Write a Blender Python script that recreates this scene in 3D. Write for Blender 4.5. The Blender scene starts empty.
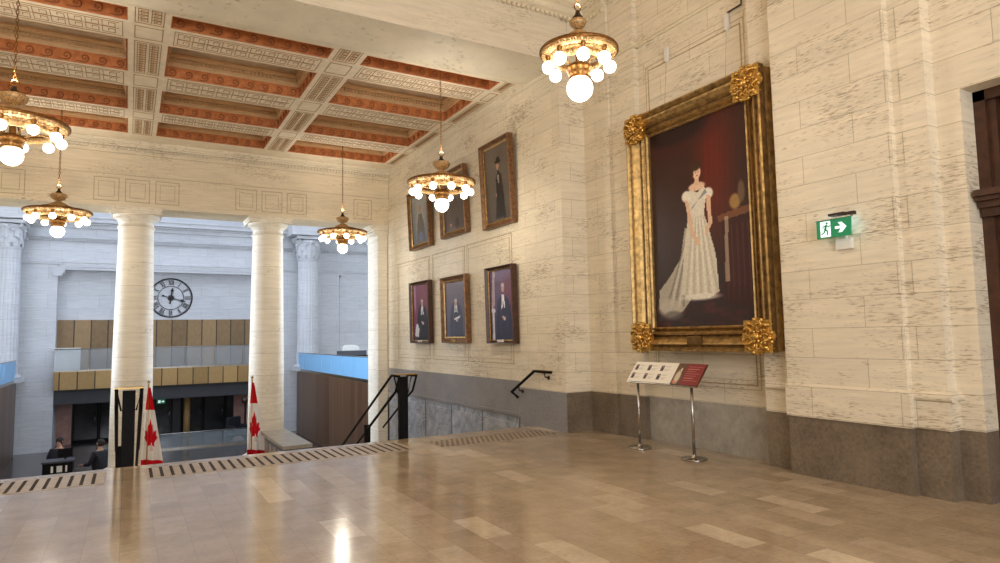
import bpy, bmesh, math, random
import numpy as np
from mathutils import Vector, Matrix
random.seed(7); np.random.seed(7)
PI = math.pi
S = bpy.context.scene
COL = S.collection

# ---------------------------------------------------------------- camera
F_PX, YAW, PITCH, ROLL = 650.6, 0.5187, 0.0821, -0.0185
cam_d = bpy.data.cameras.new('camera'); cam = bpy.data.objects.new('camera', cam_d); COL.objects.link(cam)
cam_d.sensor_width = 36; cam_d.lens = 36 * F_PX / 1000; cam_d.clip_end = 200
_f = Vector((math.sin(YAW) * math.cos(PITCH), math.cos(YAW) * math.cos(PITCH), math.sin(PITCH)))
_r = Vector((math.cos(YAW), -math.sin(YAW), 0)); _u = _r.cross(_f)
_r2 = _r * math.cos(ROLL) + _u * math.sin(ROLL); _u2 = -_r * math.sin(ROLL) + _u * math.cos(ROLL)
m = Matrix((_r2, _u2, -_f)).transposed().to_4x4(); m.translation = Vector((0, 0, 1.6))
cam.matrix_world = m
S.camera = cam

# ---------------------------------------------------------------- light and exposure
S.view_settings.view_transform = 'Standard'; S.view_settings.look = 'None'
S.view_settings.gamma = 1; S.view_settings.use_curve_mapping = False
S.view_settings.exposure = 0.73
W = bpy.data.worlds.new('world'); S.world = W; W.use_nodes = True
W.node_tree.nodes['Background'].inputs[0].default_value = (0.75, 0.83, 1, 1)
W.node_tree.nodes['Background'].inputs[1].default_value = 0.3

def area(name, loc, rot, sx, sy, power, col):
    l = bpy.data.lights.new(name, 'AREA'); l.shape = 'RECTANGLE'; l.size = sx; l.size_y = sy
    l.energy = power; l.color = col
    o = bpy.data.objects.new(name, l); o.location = loc; o.rotation_euler = rot; COL.objects.link(o); return o
def point(name, loc, power, col, r=.25):
    l = bpy.data.lights.new(name, 'POINT'); l.energy = power; l.color = col; l.shadow_soft_size = r
    o = bpy.data.objects.new(name, l); o.location = loc; COL.objects.link(o); return o
WARM = (1.0, .93, .80)
# daylight through the glazed vault of the great hall
area('hall_skylight', (1.6, 25.5, 9.3), (0, 0, 0), 12, 11, 330, (.70, .81, 1.0))
hw = area('hall_window_light', (-13.2, 21.2, 3.6), (0, math.radians(-82), math.radians(-22)), 5.5, 8, 1500, (.74, .84, 1.0)); hw.data.spread = math.radians(120)
hw = area('hall_window_light', (17.2, 21.2, 3.6), (0, math.radians(82), math.radians(22)), 5.5, 8, 1050, (.70, .82, 1.0)); hw.data.spread = math.radians(120)
# daylight through the street windows behind the visitor
area('street_window_light', (0.4, -5.7, 3.3), (PI / 2, 0, 0), 6, 3.6, 430, (.90, .94, 1.0))
# chandeliers of the front hall that hang outside the picture
for p in ((-1.9, 6.9, 5.3), (5.1, 0.6, 5.3), (-1.9, 0.6, 5.3), (5.1, -4.2, 5.3)):
    point('chandelier_light', p, 26, WARM, .3)
BULB = 6.0
SMALL_STRENGTH, BIG_STRENGTH = BULB, BULB * .55

# ---------------------------------------------------------------- colour / material helpers
def lin(c):
    return tuple(((v / 255) / 12.92 if v / 255 <= .04045 else ((v / 255 + .055) / 1.055) ** 2.4) for v in c[:3]) + (1,)
class N:
    def __init__(s, name):
        s.m = bpy.data.materials.new(name); s.m.use_nodes = True; s.t = s.m.node_tree
        s.b = s.t.nodes['Principled BSDF']
    def n(s, kind, **k):
        x = s.t.nodes.new(kind)
        for a, v in k.items(): setattr(x, a, v)
        return x
    def l(s, a, b): s.t.links.new(a, b)
    def inp(s, node, **k):
        for a, v in k.items(): node.inputs[a.replace('_', ' ')].default_value = v
        return node
    def coord(s):
        tc = s.n('ShaderNodeTexCoord'); return tc.outputs['Object']
    def ramp(s, fac, stops):
        r = s.n('ShaderNodeValToRGB'); e = r.color_ramp.elements
        e[0].position, e[0].color = stops[0]; e[1].position, e[1].color = stops[1]
        for p, c in stops[2:]:
            q = e.new(p); q.color = c
        s.l(fac, r.inputs[0]); return r.outputs[0]
    def mix(s, fac, a, b, mode='MIX'):
        x = s.n('ShaderNodeMix', data_type='RGBA', blend_type=mode)
        if isinstance(fac, float): x.inputs[0].default_value = fac
        else: s.l(fac, x.inputs[0])
        for i, v in ((6, a), (7, b)):
            if isinstance(v, tuple): x.inputs[i].default_value = v
            else: s.l(v, x.inputs[i])
        return x.outputs[2]
    def math(s, op, a, b=0.0):
        x = s.n('ShaderNodeMath', operation=op)
        for i, v in ((0, a), (1, b)):
            if isinstance(v, (int, float)): x.inputs[i].default_value = v
            else: s.l(v, x.inputs[i])
        return x.outputs[0]
    def scaled(s, v, sc):
        x = s.n('ShaderNodeVectorMath', operation='MULTIPLY'); s.l(v, x.inputs[0]); x.inputs[1].default_value = sc
        return x.outputs[0]
    def noise(s, v, sc=5, det=3, rough=.5):
        x = s.n('ShaderNodeTexNoise'); s.l(v, x.inputs['Vector'])
        x.inputs['Scale'].default_value = sc; x.inputs['Detail'].default_value = det; x.inputs['Roughness'].default_value = rough
        return x.outputs[0]
    def base(s, c): 
        if isinstance(c, tuple): s.b.inputs['Base Color'].default_value = c
        else: s.l(c, s.b.inputs['Base Color'])
    def bump(s, h, st=.3, d=.01):
        x = s.n('ShaderNodeBump'); x.inputs['Strength'].default_value = st; x.inputs['Distance'].default_value = d
        s.l(h, x.inputs['Height']); s.l(x.outputs[0], s.b.inputs['Normal'])
    def rough(s, r): s.b.inputs['Roughness'].default_value = r

def plain(name, c, rough=.5, metal=0, var=.12, vs=9, spec=None):
    k = N(name); v = k.coord(); n = k.noise(v, vs, 3)
    c = lin(c); dk = tuple(x * (1 - var * 1.6) for x in c[:3]) + (1,); lt = tuple(min(1, x * (1 + var)) for x in c[:3]) + (1,)
    k.base(k.ramp(n, [(.3, dk), (.7, lt)])); k.rough(rough); k.b.inputs['Metallic'].default_value = metal
    if spec is not None: k.b.inputs['Specular IOR Level'].default_value = spec
    return k.m

def stone(name, base, pit, joint, courses=True, pits=1.0, bw=1.0, rough=.55, curved=False, course=.32, off=.65):
    """banded travertine: horizontal pits and coursed masonry joints"""
    k = N(name); v = k.coord()
    sep = k.n('ShaderNodeSeparateXYZ'); k.l(v, sep.inputs[0])
    u = k.math('ADD', sep.outputs[0], sep.outputs[1])
    cmb = k.n('ShaderNodeCombineXYZ'); k.l(u, cmb.inputs[0]); k.l(k.math('SUBTRACT', sep.outputs[2], off), cmb.inputs[1])
    b0 = lin(base)
    big = k.noise(v, .9, 2)
    bands = k.noise(k.scaled(v, (1.2, 1.2, 14)), 1.6, 4, .6)
    c = k.ramp(bands, [(.25, tuple(x * .84 for x in b0[:3]) + (1,)), (.75, tuple(min(1, x * 1.07) for x in b0[:3]) + (1,))])
    # pits
    pn = k.noise(k.scaled(v, (11, 11, 85)), 1.0, 2, .55)
    mask = k.noise(k.scaled(v, (.8, .8, 1.9)), 1.3, 2)
    th = k.math('ADD', k.math('MULTIPLY', mask, .5 * pits), k.math('MULTIPLY', pn, .75))
    pf = k.n('ShaderNodeMapRange'); k.l(th, pf.inputs[0])
    pf.inputs[1].default_value = .705; pf.inputs[2].default_value = .82; pf.inputs[4].default_value = .7
    c = k.mix(pf.outputs[0], c, lin(pit))
    h = k.math('MULTIPLY', pf.outputs[0], -1.0)
    if courses:
        br = k.n('ShaderNodeTexBrick'); k.l(cmb.outputs[0], br.inputs['Vector'])
        k.inp(br, Color1=(.93, .93, .93, 1), Color2=(1.0, 1.0, 1.0, 1), Mortar=(.62, .6, .55, 1), Scale=1.0, Mortar_Size=.004, Mortar_Smooth=.1, Bias=0.0, Brick_Width=bw, Row_Height=course)
        br.offset = .37; br.squash = 1.0
        c = k.mix(1.0, c, br.outputs[0], 'MULTIPLY')
        h = k.math('SUBTRACT', h, br.outputs[1])
    k.base(c); k.rough(rough); k.bump(h, .35, .006)
    return k.m

M = {}
M['stone'] = stone('cream_travertine', (234, 222, 198), (146, 126, 94), 0, bw=.95)
M['stone_warm'] = stone('yellow_travertine', (234, 222, 198), (150, 124, 84), 0, bw=.95)
M['stone_hall'] = stone('white_hall_stone', (214, 215, 218), (176, 176, 176), 0, pits=.8, bw=1.2, course=.6)
M['stone_col'] = stone('column_travertine', (238, 230, 212), (170, 150, 116), 0, pits=.9, bw=30, course=.55, off=.1)
M['stone_plain'] = stone('carved_travertine', (231, 219, 192), (165, 142, 106), 0, courses=False)
M['beam_stone'] = stone('grey_travertine', (224, 214, 192), (150, 135, 110), 0, courses=False)

def granite(name, a, b, sc=22, rough=.35, veins=False):
    k = N(name); v = k.coord()
    n1 = k.noise(v, sc, 6, .7); n2 = k.noise(v, 2.2, 3, .6)
    c = k.ramp(k.math('ADD', k.math('MULTIPLY', n1, .6), k.math('MULTIPLY', n2, .4)), [(.36, lin(a)), (.62, lin(b))])
    if veins:
        d = k.n('ShaderNodeTexWave'); d.wave_type = 'BANDS'; d.bands_direction = 'DIAGONAL'
        k.l(v, d.inputs[0]); k.inp(d, Scale=1.1, Distortion=11.0, Detail=4.0, Detail_Scale=1.4)
        c = k.mix(k.ramp(d.outputs[1], [(.0, (0, 0, 0, 1)), (.14, (0, 0, 0, 1)), (.06, (.9, .9, .9, 1))]), c, lin((96, 104, 118)))
    k.base(c); k.rough(rough); return k.m
M['granite'] = granite('brown_granite', (92, 80, 66), (132, 118, 100), 30)
M['granite_light'] = granite('light_grey_marble', (140, 134, 124), (176, 170, 158), 7)
M['granite_daylit'] = granite('daylit_granite', (128, 126, 128), (152, 150, 150), 24)  # same stone as the brown granite, cool daylight put into its colour
M['marble'] = granite('veined_grey_marble', (134, 140, 150), (188, 192, 198), 5, .3, True)
M['marble_dark'] = granite('dark_joint_marble', (84, 88, 96), (104, 108, 116), 9)

def floor_mat():
    k = N('polished_marble_tiles'); v = k.coord()
    sep = k.n('ShaderNodeSeparateXYZ'); k.l(v, sep.inputs[0])
    cmb = k.n('ShaderNodeCombineXYZ'); k.l(sep.outputs[1], cmb.inputs[0]); k.l(k.math('ADD', sep.outputs[0], .02), cmb.inputs[1])
    br = k.n('ShaderNodeTexBrick'); k.l(cmb.outputs[0], br.inputs['Vector'])
    k.inp(br, Color1=(0, 0, 0, 1), Color2=(1, 1, 1, 1), Mortar=(.5, .5, .5, 1), Scale=1.0, Mortar_Size=.0016, Mortar_Smooth=0.0, Bias=0.0, Brick_Width=.62, Row_Height=.25)
    br.offset = .5; br.offset_frequency = 2
    c = k.ramp(br.outputs[0], [(0.0, lin((164, 146, 122))), (1.0, lin((206, 190, 166))), (.3, lin((172, 154, 130))), (.7, lin((176, 158, 134))), (.9, lin((186, 169, 146)))])
    mot = k.noise(v, 3.4, 8, .68); fl = k.noise(v, 26, 4, .7)
    c = k.mix(.75, c, k.ramp(mot, [(.30, (.70, .68, .65, 1)), (.64, (1.12, 1.11, 1.10, 1))]), 'MULTIPLY')
    c = k.mix(.6, c, k.ramp(fl, [(.35, (.84, .83, .8, 1)), (.6, (1.05, 1.05, 1.05, 1))]), 'MULTIPLY')
    c = k.mix(k.math('MULTIPLY', br.outputs[1], .55), c, lin((110, 92, 70)))
    k.base(c)
    r = k.n('ShaderNodeMapRange'); k.l(k.noise(v, 1.6, 4, .6), r.inputs[0]); r.inputs[3].default_value = .07; r.inputs[4].default_value = .22
    k.l(r.outputs[0], k.b.inputs['Roughness'])
    k.bump(k.noise(v, 1.7, 2), .06, .02)
    return k.m
M['floor'] = floor_mat()
M['hall_floor'] = granite('polished_hall_floor', (52, 46, 46), (84, 76, 74), 3, .16)

def terracotta():
    k = N('terracotta_band'); v = k.coord(); n = k.noise(v, 12, 4)
    k.base(k.ramp(n, [(.3, lin((176, 104, 56))), (.7, lin((208, 132, 76)))])); k.rough(.7); return k.m
M['terracotta'] = terracotta()
M['terracotta_dark'] = plain('terracotta_relief', (146, 88, 50), .7)
M['plaster'] = plain('cream_ceiling_plaster', (228, 214, 190), .7, 0, .06, 6)
M['plaster_brown'] = plain('tan_coffer_plaster', (216, 182, 140), .75, 0, .06, 6)
M['ochre'] = plain('ochre_incised_line', (168, 134, 92), .8, 0, .08)
M['groove'] = plain('shadow_groove_line', (178, 158, 122), .8, 0, .08)
M['gold'] = plain('gilded_moulding', (182, 150, 96), .46, .8, .3, 14)
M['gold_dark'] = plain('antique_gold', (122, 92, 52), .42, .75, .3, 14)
M['gold_bright'] = plain('bright_gilt_ornament', (212, 170, 92), .3, .9, .25, 30)
M['wood_frame'] = plain('gilt_walnut_frame', (120, 84, 50), .42, .3, .3, 16)
M['wood_dark'] = plain('dark_walnut', (70, 40, 24), .4, 0, .25, 10)
M['bronze_dark'] = plain('dark_bronze', (48, 32, 24), .4, .4, .3, 8)
M['black'] = plain('black_metal', (12, 12, 13), .6, 0, .1, spec=.15)
M['brass'] = plain('polished_brass', (196, 158, 84), .25, 1, .1)
M['steel'] = plain('brushed_steel', (176, 172, 166), .25, 1, .06)
M['chand_cream'] = plain('cream_gilt_metal', (206, 170, 118), .45, .4, .4, 60)
M['chand_gold'] = plain('aged_brass', (140, 98, 50), .36, .8, .3, 40)
M['white'] = plain('white_plastic', (225, 222, 214), .5, 0, .03)
M['grille'] = plain('stone_grille', (176, 160, 140), .4, 0, .1)
M['slot'] = plain('dark_drain', (50, 40, 34), .9, 0, .1)
M['wire'] = plain('thin_wire', (150, 138, 112), .5, .3)
M['black_cloth'] = plain('dark_cloth', (30, 30, 38), .9, 0, .15)
M['skin'] = plain('skin', (196, 150, 124), .6, 0, .05)
M['hair'] = plain('dark_hair', (34, 26, 22), .8, 0, .2)
M['dark_panel'] = plain('charcoal_fascia', (58, 58, 64), .5, 0, .05)
M['pink_stone'] = plain('pink_marble', (176, 134, 124), .4, 0, .15, 4)
M['clock'] = plain('dark_clock_metal', (52, 50, 52), .5, .5)

def woodpanel(name, a, b, pitch, horizontal=False, rough=.45):
    k = N(name); v = k.coord()
    sep = k.n('ShaderNodeSeparateXYZ'); k.l(v, sep.inputs[0])
    u = k.math('ADD', sep.outputs[0], sep.outputs[1])
    f = k.math('FRACT', k.math('DIVIDE', u, pitch))
    line = k.math('LESS_THAN', f, .07)
    cell = k.math('FLOOR', k.math('DIVIDE', u, pitch))
    wn = k.n('ShaderNodeTexWhiteNoise', noise_dimensions='1D'); k.l(cell, wn.inputs['W'])
    g = k.noise(k.scaled(v, (2, 2, 1.1)), 5, 5, .7)
    c = k.ramp(k.math('ADD', k.math('MULTIPLY', wn.outputs[0], .45), k.math('MULTIPLY', g, .55)), [(.25, lin(a)), (.75, lin(b))])
    c = k.mix(line, c, lin(tuple(x * .42 for x in a)))
    k.base(c); k.rough(rough); return k.m
M['wood_panel'] = woodpanel('golden_wood_panelling', (120, 94, 60), (164, 132, 90), .62)
M['fascia'] = woodpanel('gold_balcony_fascia', (150, 116, 66), (186, 150, 94), .62)
M['bronze_slats'] = woodpanel('bronze_slatted_wall', (84, 58, 40), (112, 82, 58), .42, rough=.35)

def glass(name, c, alpha, rough=.08):
    k = N(name); k.base(lin(c)); k.b.inputs['Alpha'].default_value = alpha; k.rough(rough); return k.m
M['blue_glass'] = glass('blue_frosted_glass', (140, 202, 246), .85, .3)
M['clear_glass'] = glass('clear_balustrade_glass', (200, 214, 222), .2, .05)
M['dark_glass'] = plain('dark_door_glass', (40, 42, 48), .12, 0, .1, 3)
def emis(name, c, st):
    k = N(name); k.base(lin(c)); k.b.inputs['Emission Color'].default_value = lin(c); k.b.inputs['Emission Strength'].default_value = st; return k.m
M['bulb'] = emis('lit_small_globe', (255, 246, 228), SMALL_STRENGTH)
M['bigbulb'] = emis('lit_large_globe', (255, 246, 228), BIG_STRENGTH)
M['sign_green'] = emis('lit_green_sign', (4, 118, 76), .30)
M['sign_white'] = emis('lit_white_sign', (235, 250, 250), .5)
M['sign_led'] = emis('sign_led_strip', (190, 230, 255), 6)
def vcol(name, rough=.5, spec=.5):
    k = N(name); a = k.n('ShaderNodeVertexColor'); a.layer_name = 'Col'; k.l(a.outputs[0], k.b.inputs['Base Color']); k.rough(rough)
    k.b.inputs['Specular IOR Level'].default_value = spec
    return k.m
M['paint'] = vcol('oil_paint', .35, .4)
M['print'] = vcol('printed_panel', .4)
M['cloth'] = vcol('flag_cloth', .85, .1)

# ---------------------------------------------------------------- mesh builder
class MB:
    def __init__(s): s.v = []; s.f = []; s.m = []; s.cur = 0; s.smooth = []; s.sm = False
    def add(s, vs, fs):
        o = len(s.v); s.v += [tuple(p) for p in vs]
        for f in fs: s.f.append(tuple(i + o for i in f)); s.m.append(s.cur); s.smooth.append(s.sm)
        return s
    def box(s, x0, x1, y0, y1, z0, z1):
        if x0 > x1: x0, x1 = x1, x0
        if y0 > y1: y0, y1 = y1, y0
        if z0 > z1: z0, z1 = z1, z0
        vs = [(x, y, z) for x in (x0, x1) for y in (y0, y1) for z in (z0, z1)]
        return s.add(vs, [(0, 1, 3, 2), (4, 6, 7, 5), (0, 4, 5, 1), (2, 3, 7, 6), (0, 2, 6, 4), (1, 5, 7, 3)])
    def prism(s, poly, axis, a, b):
        """poly in the two axes other than `axis`, extruded a..b"""
        n = len(poly); vs = []
        for t in (a, b):
            for p, q in poly:
                vs.append({'x': (t, p, q), 'y': (p, t, q), 'z': (p, q, t)}[axis])
        fs = [tuple(range(n))[::-1], tuple(range(n, 2 * n))] + [(i, (i + 1) % n, n + (i + 1) % n, n + i) for i in range(n)]
        return s.add(vs, fs)
    def lathe(s, prof, seg=24, c=(0, 0, 0), a0=0, a1=2 * PI, sx=1, sy=1, rmod=None):
        full = abs(a1 - a0 - 2 * PI) < 1e-6; k = seg if full else seg + 1
        vs = []
        for r, z in prof:
            for i in range(k):
                a = a0 + (a1 - a0) * i / seg
                rr = r * (rmod(a) if rmod else 1)
                vs.append((c[0] + rr * math.cos(a) * sx, c[1] + rr * math.sin(a) * sy, c[2] + z))
        fs = []
        for j in range(len(prof) - 1):
            for i in range(seg):
                i2 = (i + 1) % k
                fs.append((j * k + i, j * k + i2, (j + 1) * k + i2, (j + 1) * k + i))
        sm = s.sm; s.sm = True; s.add(vs, fs); s.sm = sm; return s
    def sphere(s, c, r, seg=16, rings=10, sz=1):
        return s.lathe([(max(r * math.sin(PI * j / rings), 1e-4), -r * sz * math.cos(PI * j / rings)) for j in range(rings + 1)], seg, c)
    def tube(s, pts, r, n=8, closed=False, caps=True):
        pts = [Vector(p) for p in pts]; k = len(pts); vs = []
        up = Vector((0, 0, 1))
        for i, p in enumerate(pts):
            if closed: t = pts[(i + 1) % k] - pts[i - 1]
            else: t = pts[min(i + 1, k - 1)] - pts[max(i - 1, 0)]
            t.normalize(); a = up if abs(t.dot(up)) < .95 else Vector((1, 0, 0))
            x = t.cross(a).normalized(); y = x.cross(t).normalized()
            rr = r[i] if isinstance(r, (list, tuple)) else r
            for j in range(n):
                an = 2 * PI * j / n; vs.append(p + x * math.cos(an) * rr + y * math.sin(an) * rr)
        fs = []
        for i in range(k if closed else k - 1):
            i2 = (i + 1) % k
            for j in range(n):
                j2 = (j + 1) % n; fs.append((i * n + j, i * n + j2, i2 * n + j2, i2 * n + j))
        if not closed and caps: fs += [tuple(range(n))[::-1], tuple(range((k - 1) * n, k * n))]
        sm = s.sm; s.sm = n > 4; s.add(vs, fs); s.sm = sm; return s
    def xf(s, start, mat):
        for i in range(start, len(s.v)): s.v[i] = tuple(mat @ Vector(s.v[i]))
    def build(s, name, mats, parent=None, loc=None, bevel=0, kind=None):
        me = bpy.data.meshes.new(name); me.from_pydata(s.v, [], s.f)
        if not isinstance(mats, (list, tuple)): mats = [mats]
        for mm in mats: me.materials.append(mm)
        me.polygons.foreach_set('material_index', s.m); me.polygons.foreach_set('use_smooth', s.smooth)
        bm = bmesh.new(); bm.from_mesh(me); bmesh.ops.recalc_face_normals(bm, faces=bm.faces); bm.to_mesh(me); bm.free()
        me.update()
        o = bpy.data.objects.new(name, me); COL.objects.link(o)
        if parent: o.parent = parent
        if loc: o.location = loc
        if bevel:
            b = o.modifiers.new('bevel', 'BEVEL'); b.width = bevel; b.segments = 2; b.limit_method = 'ANGLE'
        if kind: o['kind'] = kind
        return o
def tag(o, label, cat, group=None):
    o['label'] = label; o['category'] = cat
    if group: o['group'] = group
    return o
def thing(name, label, cat, loc=(0, 0, 0), rot=(0, 0, 0), group=None):
    o = bpy.data.objects.new(name, None); COL.objects.link(o); o.location = loc; o.rotation_euler = rot
    o.empty_display_size = .1
    return tag(o, label, cat, group)
def struct(name, mb, mats, bevel=0): return mb.build(name, mats, kind='structure', bevel=bevel)
def copy_tree(o, parent=None):
    c = o.copy(); COL.objects.link(c); c.parent = parent
    for ch in o.children: copy_tree(ch, c)
    return c

# ================================================================ SETTING
HX = 1.6                      # axis of the stair hall
XA = 6.22                     # stair hall wall face
ZC = 6.25                     # coffered ceiling soffit
G = .64                       # top of the granite dado
def mx(x): return 2 * HX - x

# floors
fl = MB(); fl.box(-3.7, 6.95, -6, 9.8, -.3, 0); struct('floor', fl, M['floor'])
st = MB()
for i in range(10):
    st.box(-3.0, XA, 9.8 + .3 * i, 9.8 + .3 * (i + 1), -3.2, -.16 * (i + 1) if i < 9 else -1.6)
st.box(-3.0, XA, 12.8, 18.6, -3.2, -1.6)
for i in range(7): st.box(-3.0, XA, 18.6 + .3 * i, 18.9 + .3 * i, -3.2, -1.6 - .17 * (i + 1))
struct('floor_stairs', st, M['floor'])
hf = MB(); hf.box(-14, 18, 20.7, 36, -3.2, -2.8); hf.box(-14, -3.8, 17.9, 20.7, -3.2, -2.8); struct('floor_hall', hf, M['hall_floor'])

# right hand walls: (face x, y0, y1, dado material)
segs = [(XA, 8.78, 10.24, 'granite_daylit'), (6.73, 8.12, 8.78, 'granite'), (6.77, 7.52, 8.12, 'granite'), (6.86, 5.28, 7.52, 'granite_light'),
        (6.65, 4.88, 5.28, 'granite'), (6.52, 3.56, 4.88, 'granite'), (6.61, 3.25, 3.56, 'granite'), (6.77, 3.03, 3.25, 'granite'),
        (6.77, -6, 1.35, 'granite')]
w = MB(); gr = {}
for x, y0, y1, g in segs:
    w.box(x, 7.9, y0, y1, G, 7.6)
    gr.setdefault(g, MB()).box(x - .004, 7.9, y0, y1, -.02, G)
gr['granite'].box(XA + .004, 6.75, 8.772, 8.79, -.02, G)
w.box(6.77, 7.9, 1.35, 3.03, 3.84, 7.6)                 # over the door
w.box(6.49, 6.6, 3.53, 4.885, G, .97)                   # plinth course of the projecting pier
w.prism([(6.49, .97), (6.52, 1.0), (6.6, 1.0), (6.6, .97)], 'y', 3.53, 4.885)
w.box(7.5, 7.9, 1.35, 3.03, -.02, 3.84)
struct('wall_right', w, M['stone'])
for g, mb in gr.items(): struct('baseboard_right', mb, M[g])
w = MB(); w.box(XA, 7.9, 10.24, 17.1, .76, 7.6); w.box(XA, 6.6, 17.1, 18.3, -2, 7.6)
struct('wall_stair_right', w, M['stone'])
gb = MB(); gb.box(XA - .004, 7.9, 10.24, 17.1, .18, .76); struct('trim_1', gb, M['granite_daylit'])
gm = MB(); gm.box(XA - .03, 7.9, 10.22, 17.1, .13, .18); gm.box(XA - .015, 7.9, 10.22, 17.1, .10, .13); struct('trim_2', gm, M['granite_daylit'])
mp = MB(); mp.box(XA + .02, 7.9, 8.8, 17.1, -3, .10)
mj = MB()
for y in np.arange(10.3, 17.0, 1.45):
    mp.box(XA, XA + .03, y + .08, y + 1.30, -1.6, -.02)
    mj.box(XA + .012, XA + .022, y - .02, y + .01, -1.6, .1)
struct('trim_3', mp, M['marble']); struct('trim_4', mj, M['marble_dark'])

# left side walls (mirror of the stair hall) and walls behind the visitor
w = MB(); w.box(-4.6, -3.0, 8.78, 17.1, -3, 7.6); w.box(-4.6, -3.35, 7.4, 8.78, 0, 7.6); w.box(-4.6, -3.65, -6, 7.4, 0, 7.6); w.box(-3.4, -3.0, 17.1, 18.3, -2, 7.6)
struct('wall_left', w, M['stone'])
gl = MB(); gl.box(-4.5, -2.995, 8.78, 17.1, 0, G); gl.box(-4.5, -3.645, -6, 7.4, 0, G); struct('baseboard_left', gl, M['granite'])
w = MB()
w.box(-4, -2.6, -6.4, -6, 0, 7.6); w.box(3.4, 7.9, -6.4, -6, 0, 7.6); w.box(-2.6, 3.4, -6.4, -6, 0, 1.4); w.box(-2.6, 3.4, -6.4, -6, 5.2, 7.6)
struct('wall_back', w, M['stone'])
wf = MB()
for x in (-2.6, -.6, 1.4, 3.3): wf.box(x, x + .1, -6.3, -6.2, 1.4, 5.2)
for z in (1.4, 3.3, 5.1): wf.box(-2.6, 3.4, -6.3, -6.2, z, z + .1)
struct('window_1', wf, M['bronze_dark'])

# front hall ceiling and its cornice
c = MB(); c.box(-4, 7.9, -6.4, 8.7, 7.32, 7.6); struct('ceiling', c, M['plaster_brown'])
c = MB()
prof = [(-.05, 6.975), (.006, 6.98), (.006, 7.02), (.05, 7.05), (.08, 7.12), (.16, 7.18), (.22, 7.26), (.26, 7.32), (-.05, 7.32)]
c.prism([(8.7 - p, z) for p, z in prof], 'x', -4, 6.9)
c.prism([(6.86 - p, z) for p, z in prof], 'y', -6, 8.3)
c.prism([(6.73 - p, z) for p, z in prof], 'y', 8.121, 8.71)
for i in range(6): c.box(6.68, 6.74, 8.14 + i * .092, 8.19 + i * .092, 6.93, 6.99)
for i in range(110):
    x = -3.2 + i * .092; c.box(x, x + .05, 8.645, 8.7, 6.93, 6.99)
for i in range(92):
    y = 0 + i * .092
    if y < 8.1: c.box(6.8, 6.87, y, y + .05, 6.93, 6.99)
struct('trim_5', c, M['stone_plain'])


# great beam between the front hall and the stair hall
b = MB(); b.box(-4.2, XA + .01, 8.7, 9.75, 6.17, 7.6); b.box(-3.2, XA + .01, 9.75, 9.86, 6.19, 7.6); b.box(-3.2, XA + .01, 9.86, 9.93, 6.215, 7.6); b.box(-3.2, XA + .01, 9.93, 10.0, 6.232, 7.6)
struct('trim_7', b, M['beam_stone'])
# string course at the height of the pilaster capitals
c = MB()
for x, y0, y1, g in segs[1:]:
    if y0 >= 4.8:
        c.box(x - .035, x + .1, y0 - (.035 if x < 6.8 else 0), y1 + (.0), 6.06, 6.10); c.box(x - .055, x + .1, y0 - (.035 if x < 6.8 else 0), y1, 6.10, 6.14)
for x, y0, y1 in ((6.73, 8.09, 8.78), (6.77, 7.49, 8.12)):
    c.box(x - .02, x + .05, y0, y1, 5.90, 5.93); c.box(x - .02, x + .05, y0, y1, 5.80, 5.82)
struct('trim_8', c, M['stone_plain'])
# torus mouldings at the pilaster feet
c = MB()
def torus_base(y0, y1, x):
    pr = [(x + .06, .90)] + [(x - .05 * math.sin(PI * i / 8) - .005, .95 - .05 * math.cos(PI * i / 8)) for i in range(9)] + [(x + .06, 1.0)]
    c.sm = False; c.prism(pr, 'y', y0, y1)
torus_base(4.86, 5.24, 6.65); torus_base(3.2, 3.56, 6.61)
c.prism([(3.25 + .02, .90)] + [(3.25 - .05 * math.sin(PI * i / 8) - .005, .95 - .05 * math.cos(PI * i / 8)) for i in range(9)] + [(3.27, 1.0)], 'x', 6.60, 6.78)
c.box(6.58, 6.8, 3.225, 3.56, G, .90)
struct('trim_9', c, M['stone_warm'])
# stair hall wall panel outlines: strips with groove shade put into their colour
c = MB()
def outline_x(x, y0, y1, z0, z1, t=.012, d=.006, inset=None):
    for k, (a0, a1, b0, b1) in enumerate(((y0, y1, z0, z0 + t), (y0, y1, z1 - t, z1), (y0, y0 + t, z0, z1), (y1 - t, y1, z0, z1))):
        c.box(x - d, x + .01, a0, a1, b0, b1)
for y0, y1 in ((14.26, 16.4), (12.4, 14.12), (10.42, 12.3)):
    outline_x(XA, y0, y1, 1.06, 3.52); outline_x(XA, y0 + .08, y1 - .08, 1.14, 3.44, .006)
outline_x(6.86, 5.55, 7.3, .9, 5.62, .014); outline_x(6.86, 5.50, 7.35, .85, 5.68, .006)
struct('trim_10', c, M['groove'])

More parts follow.
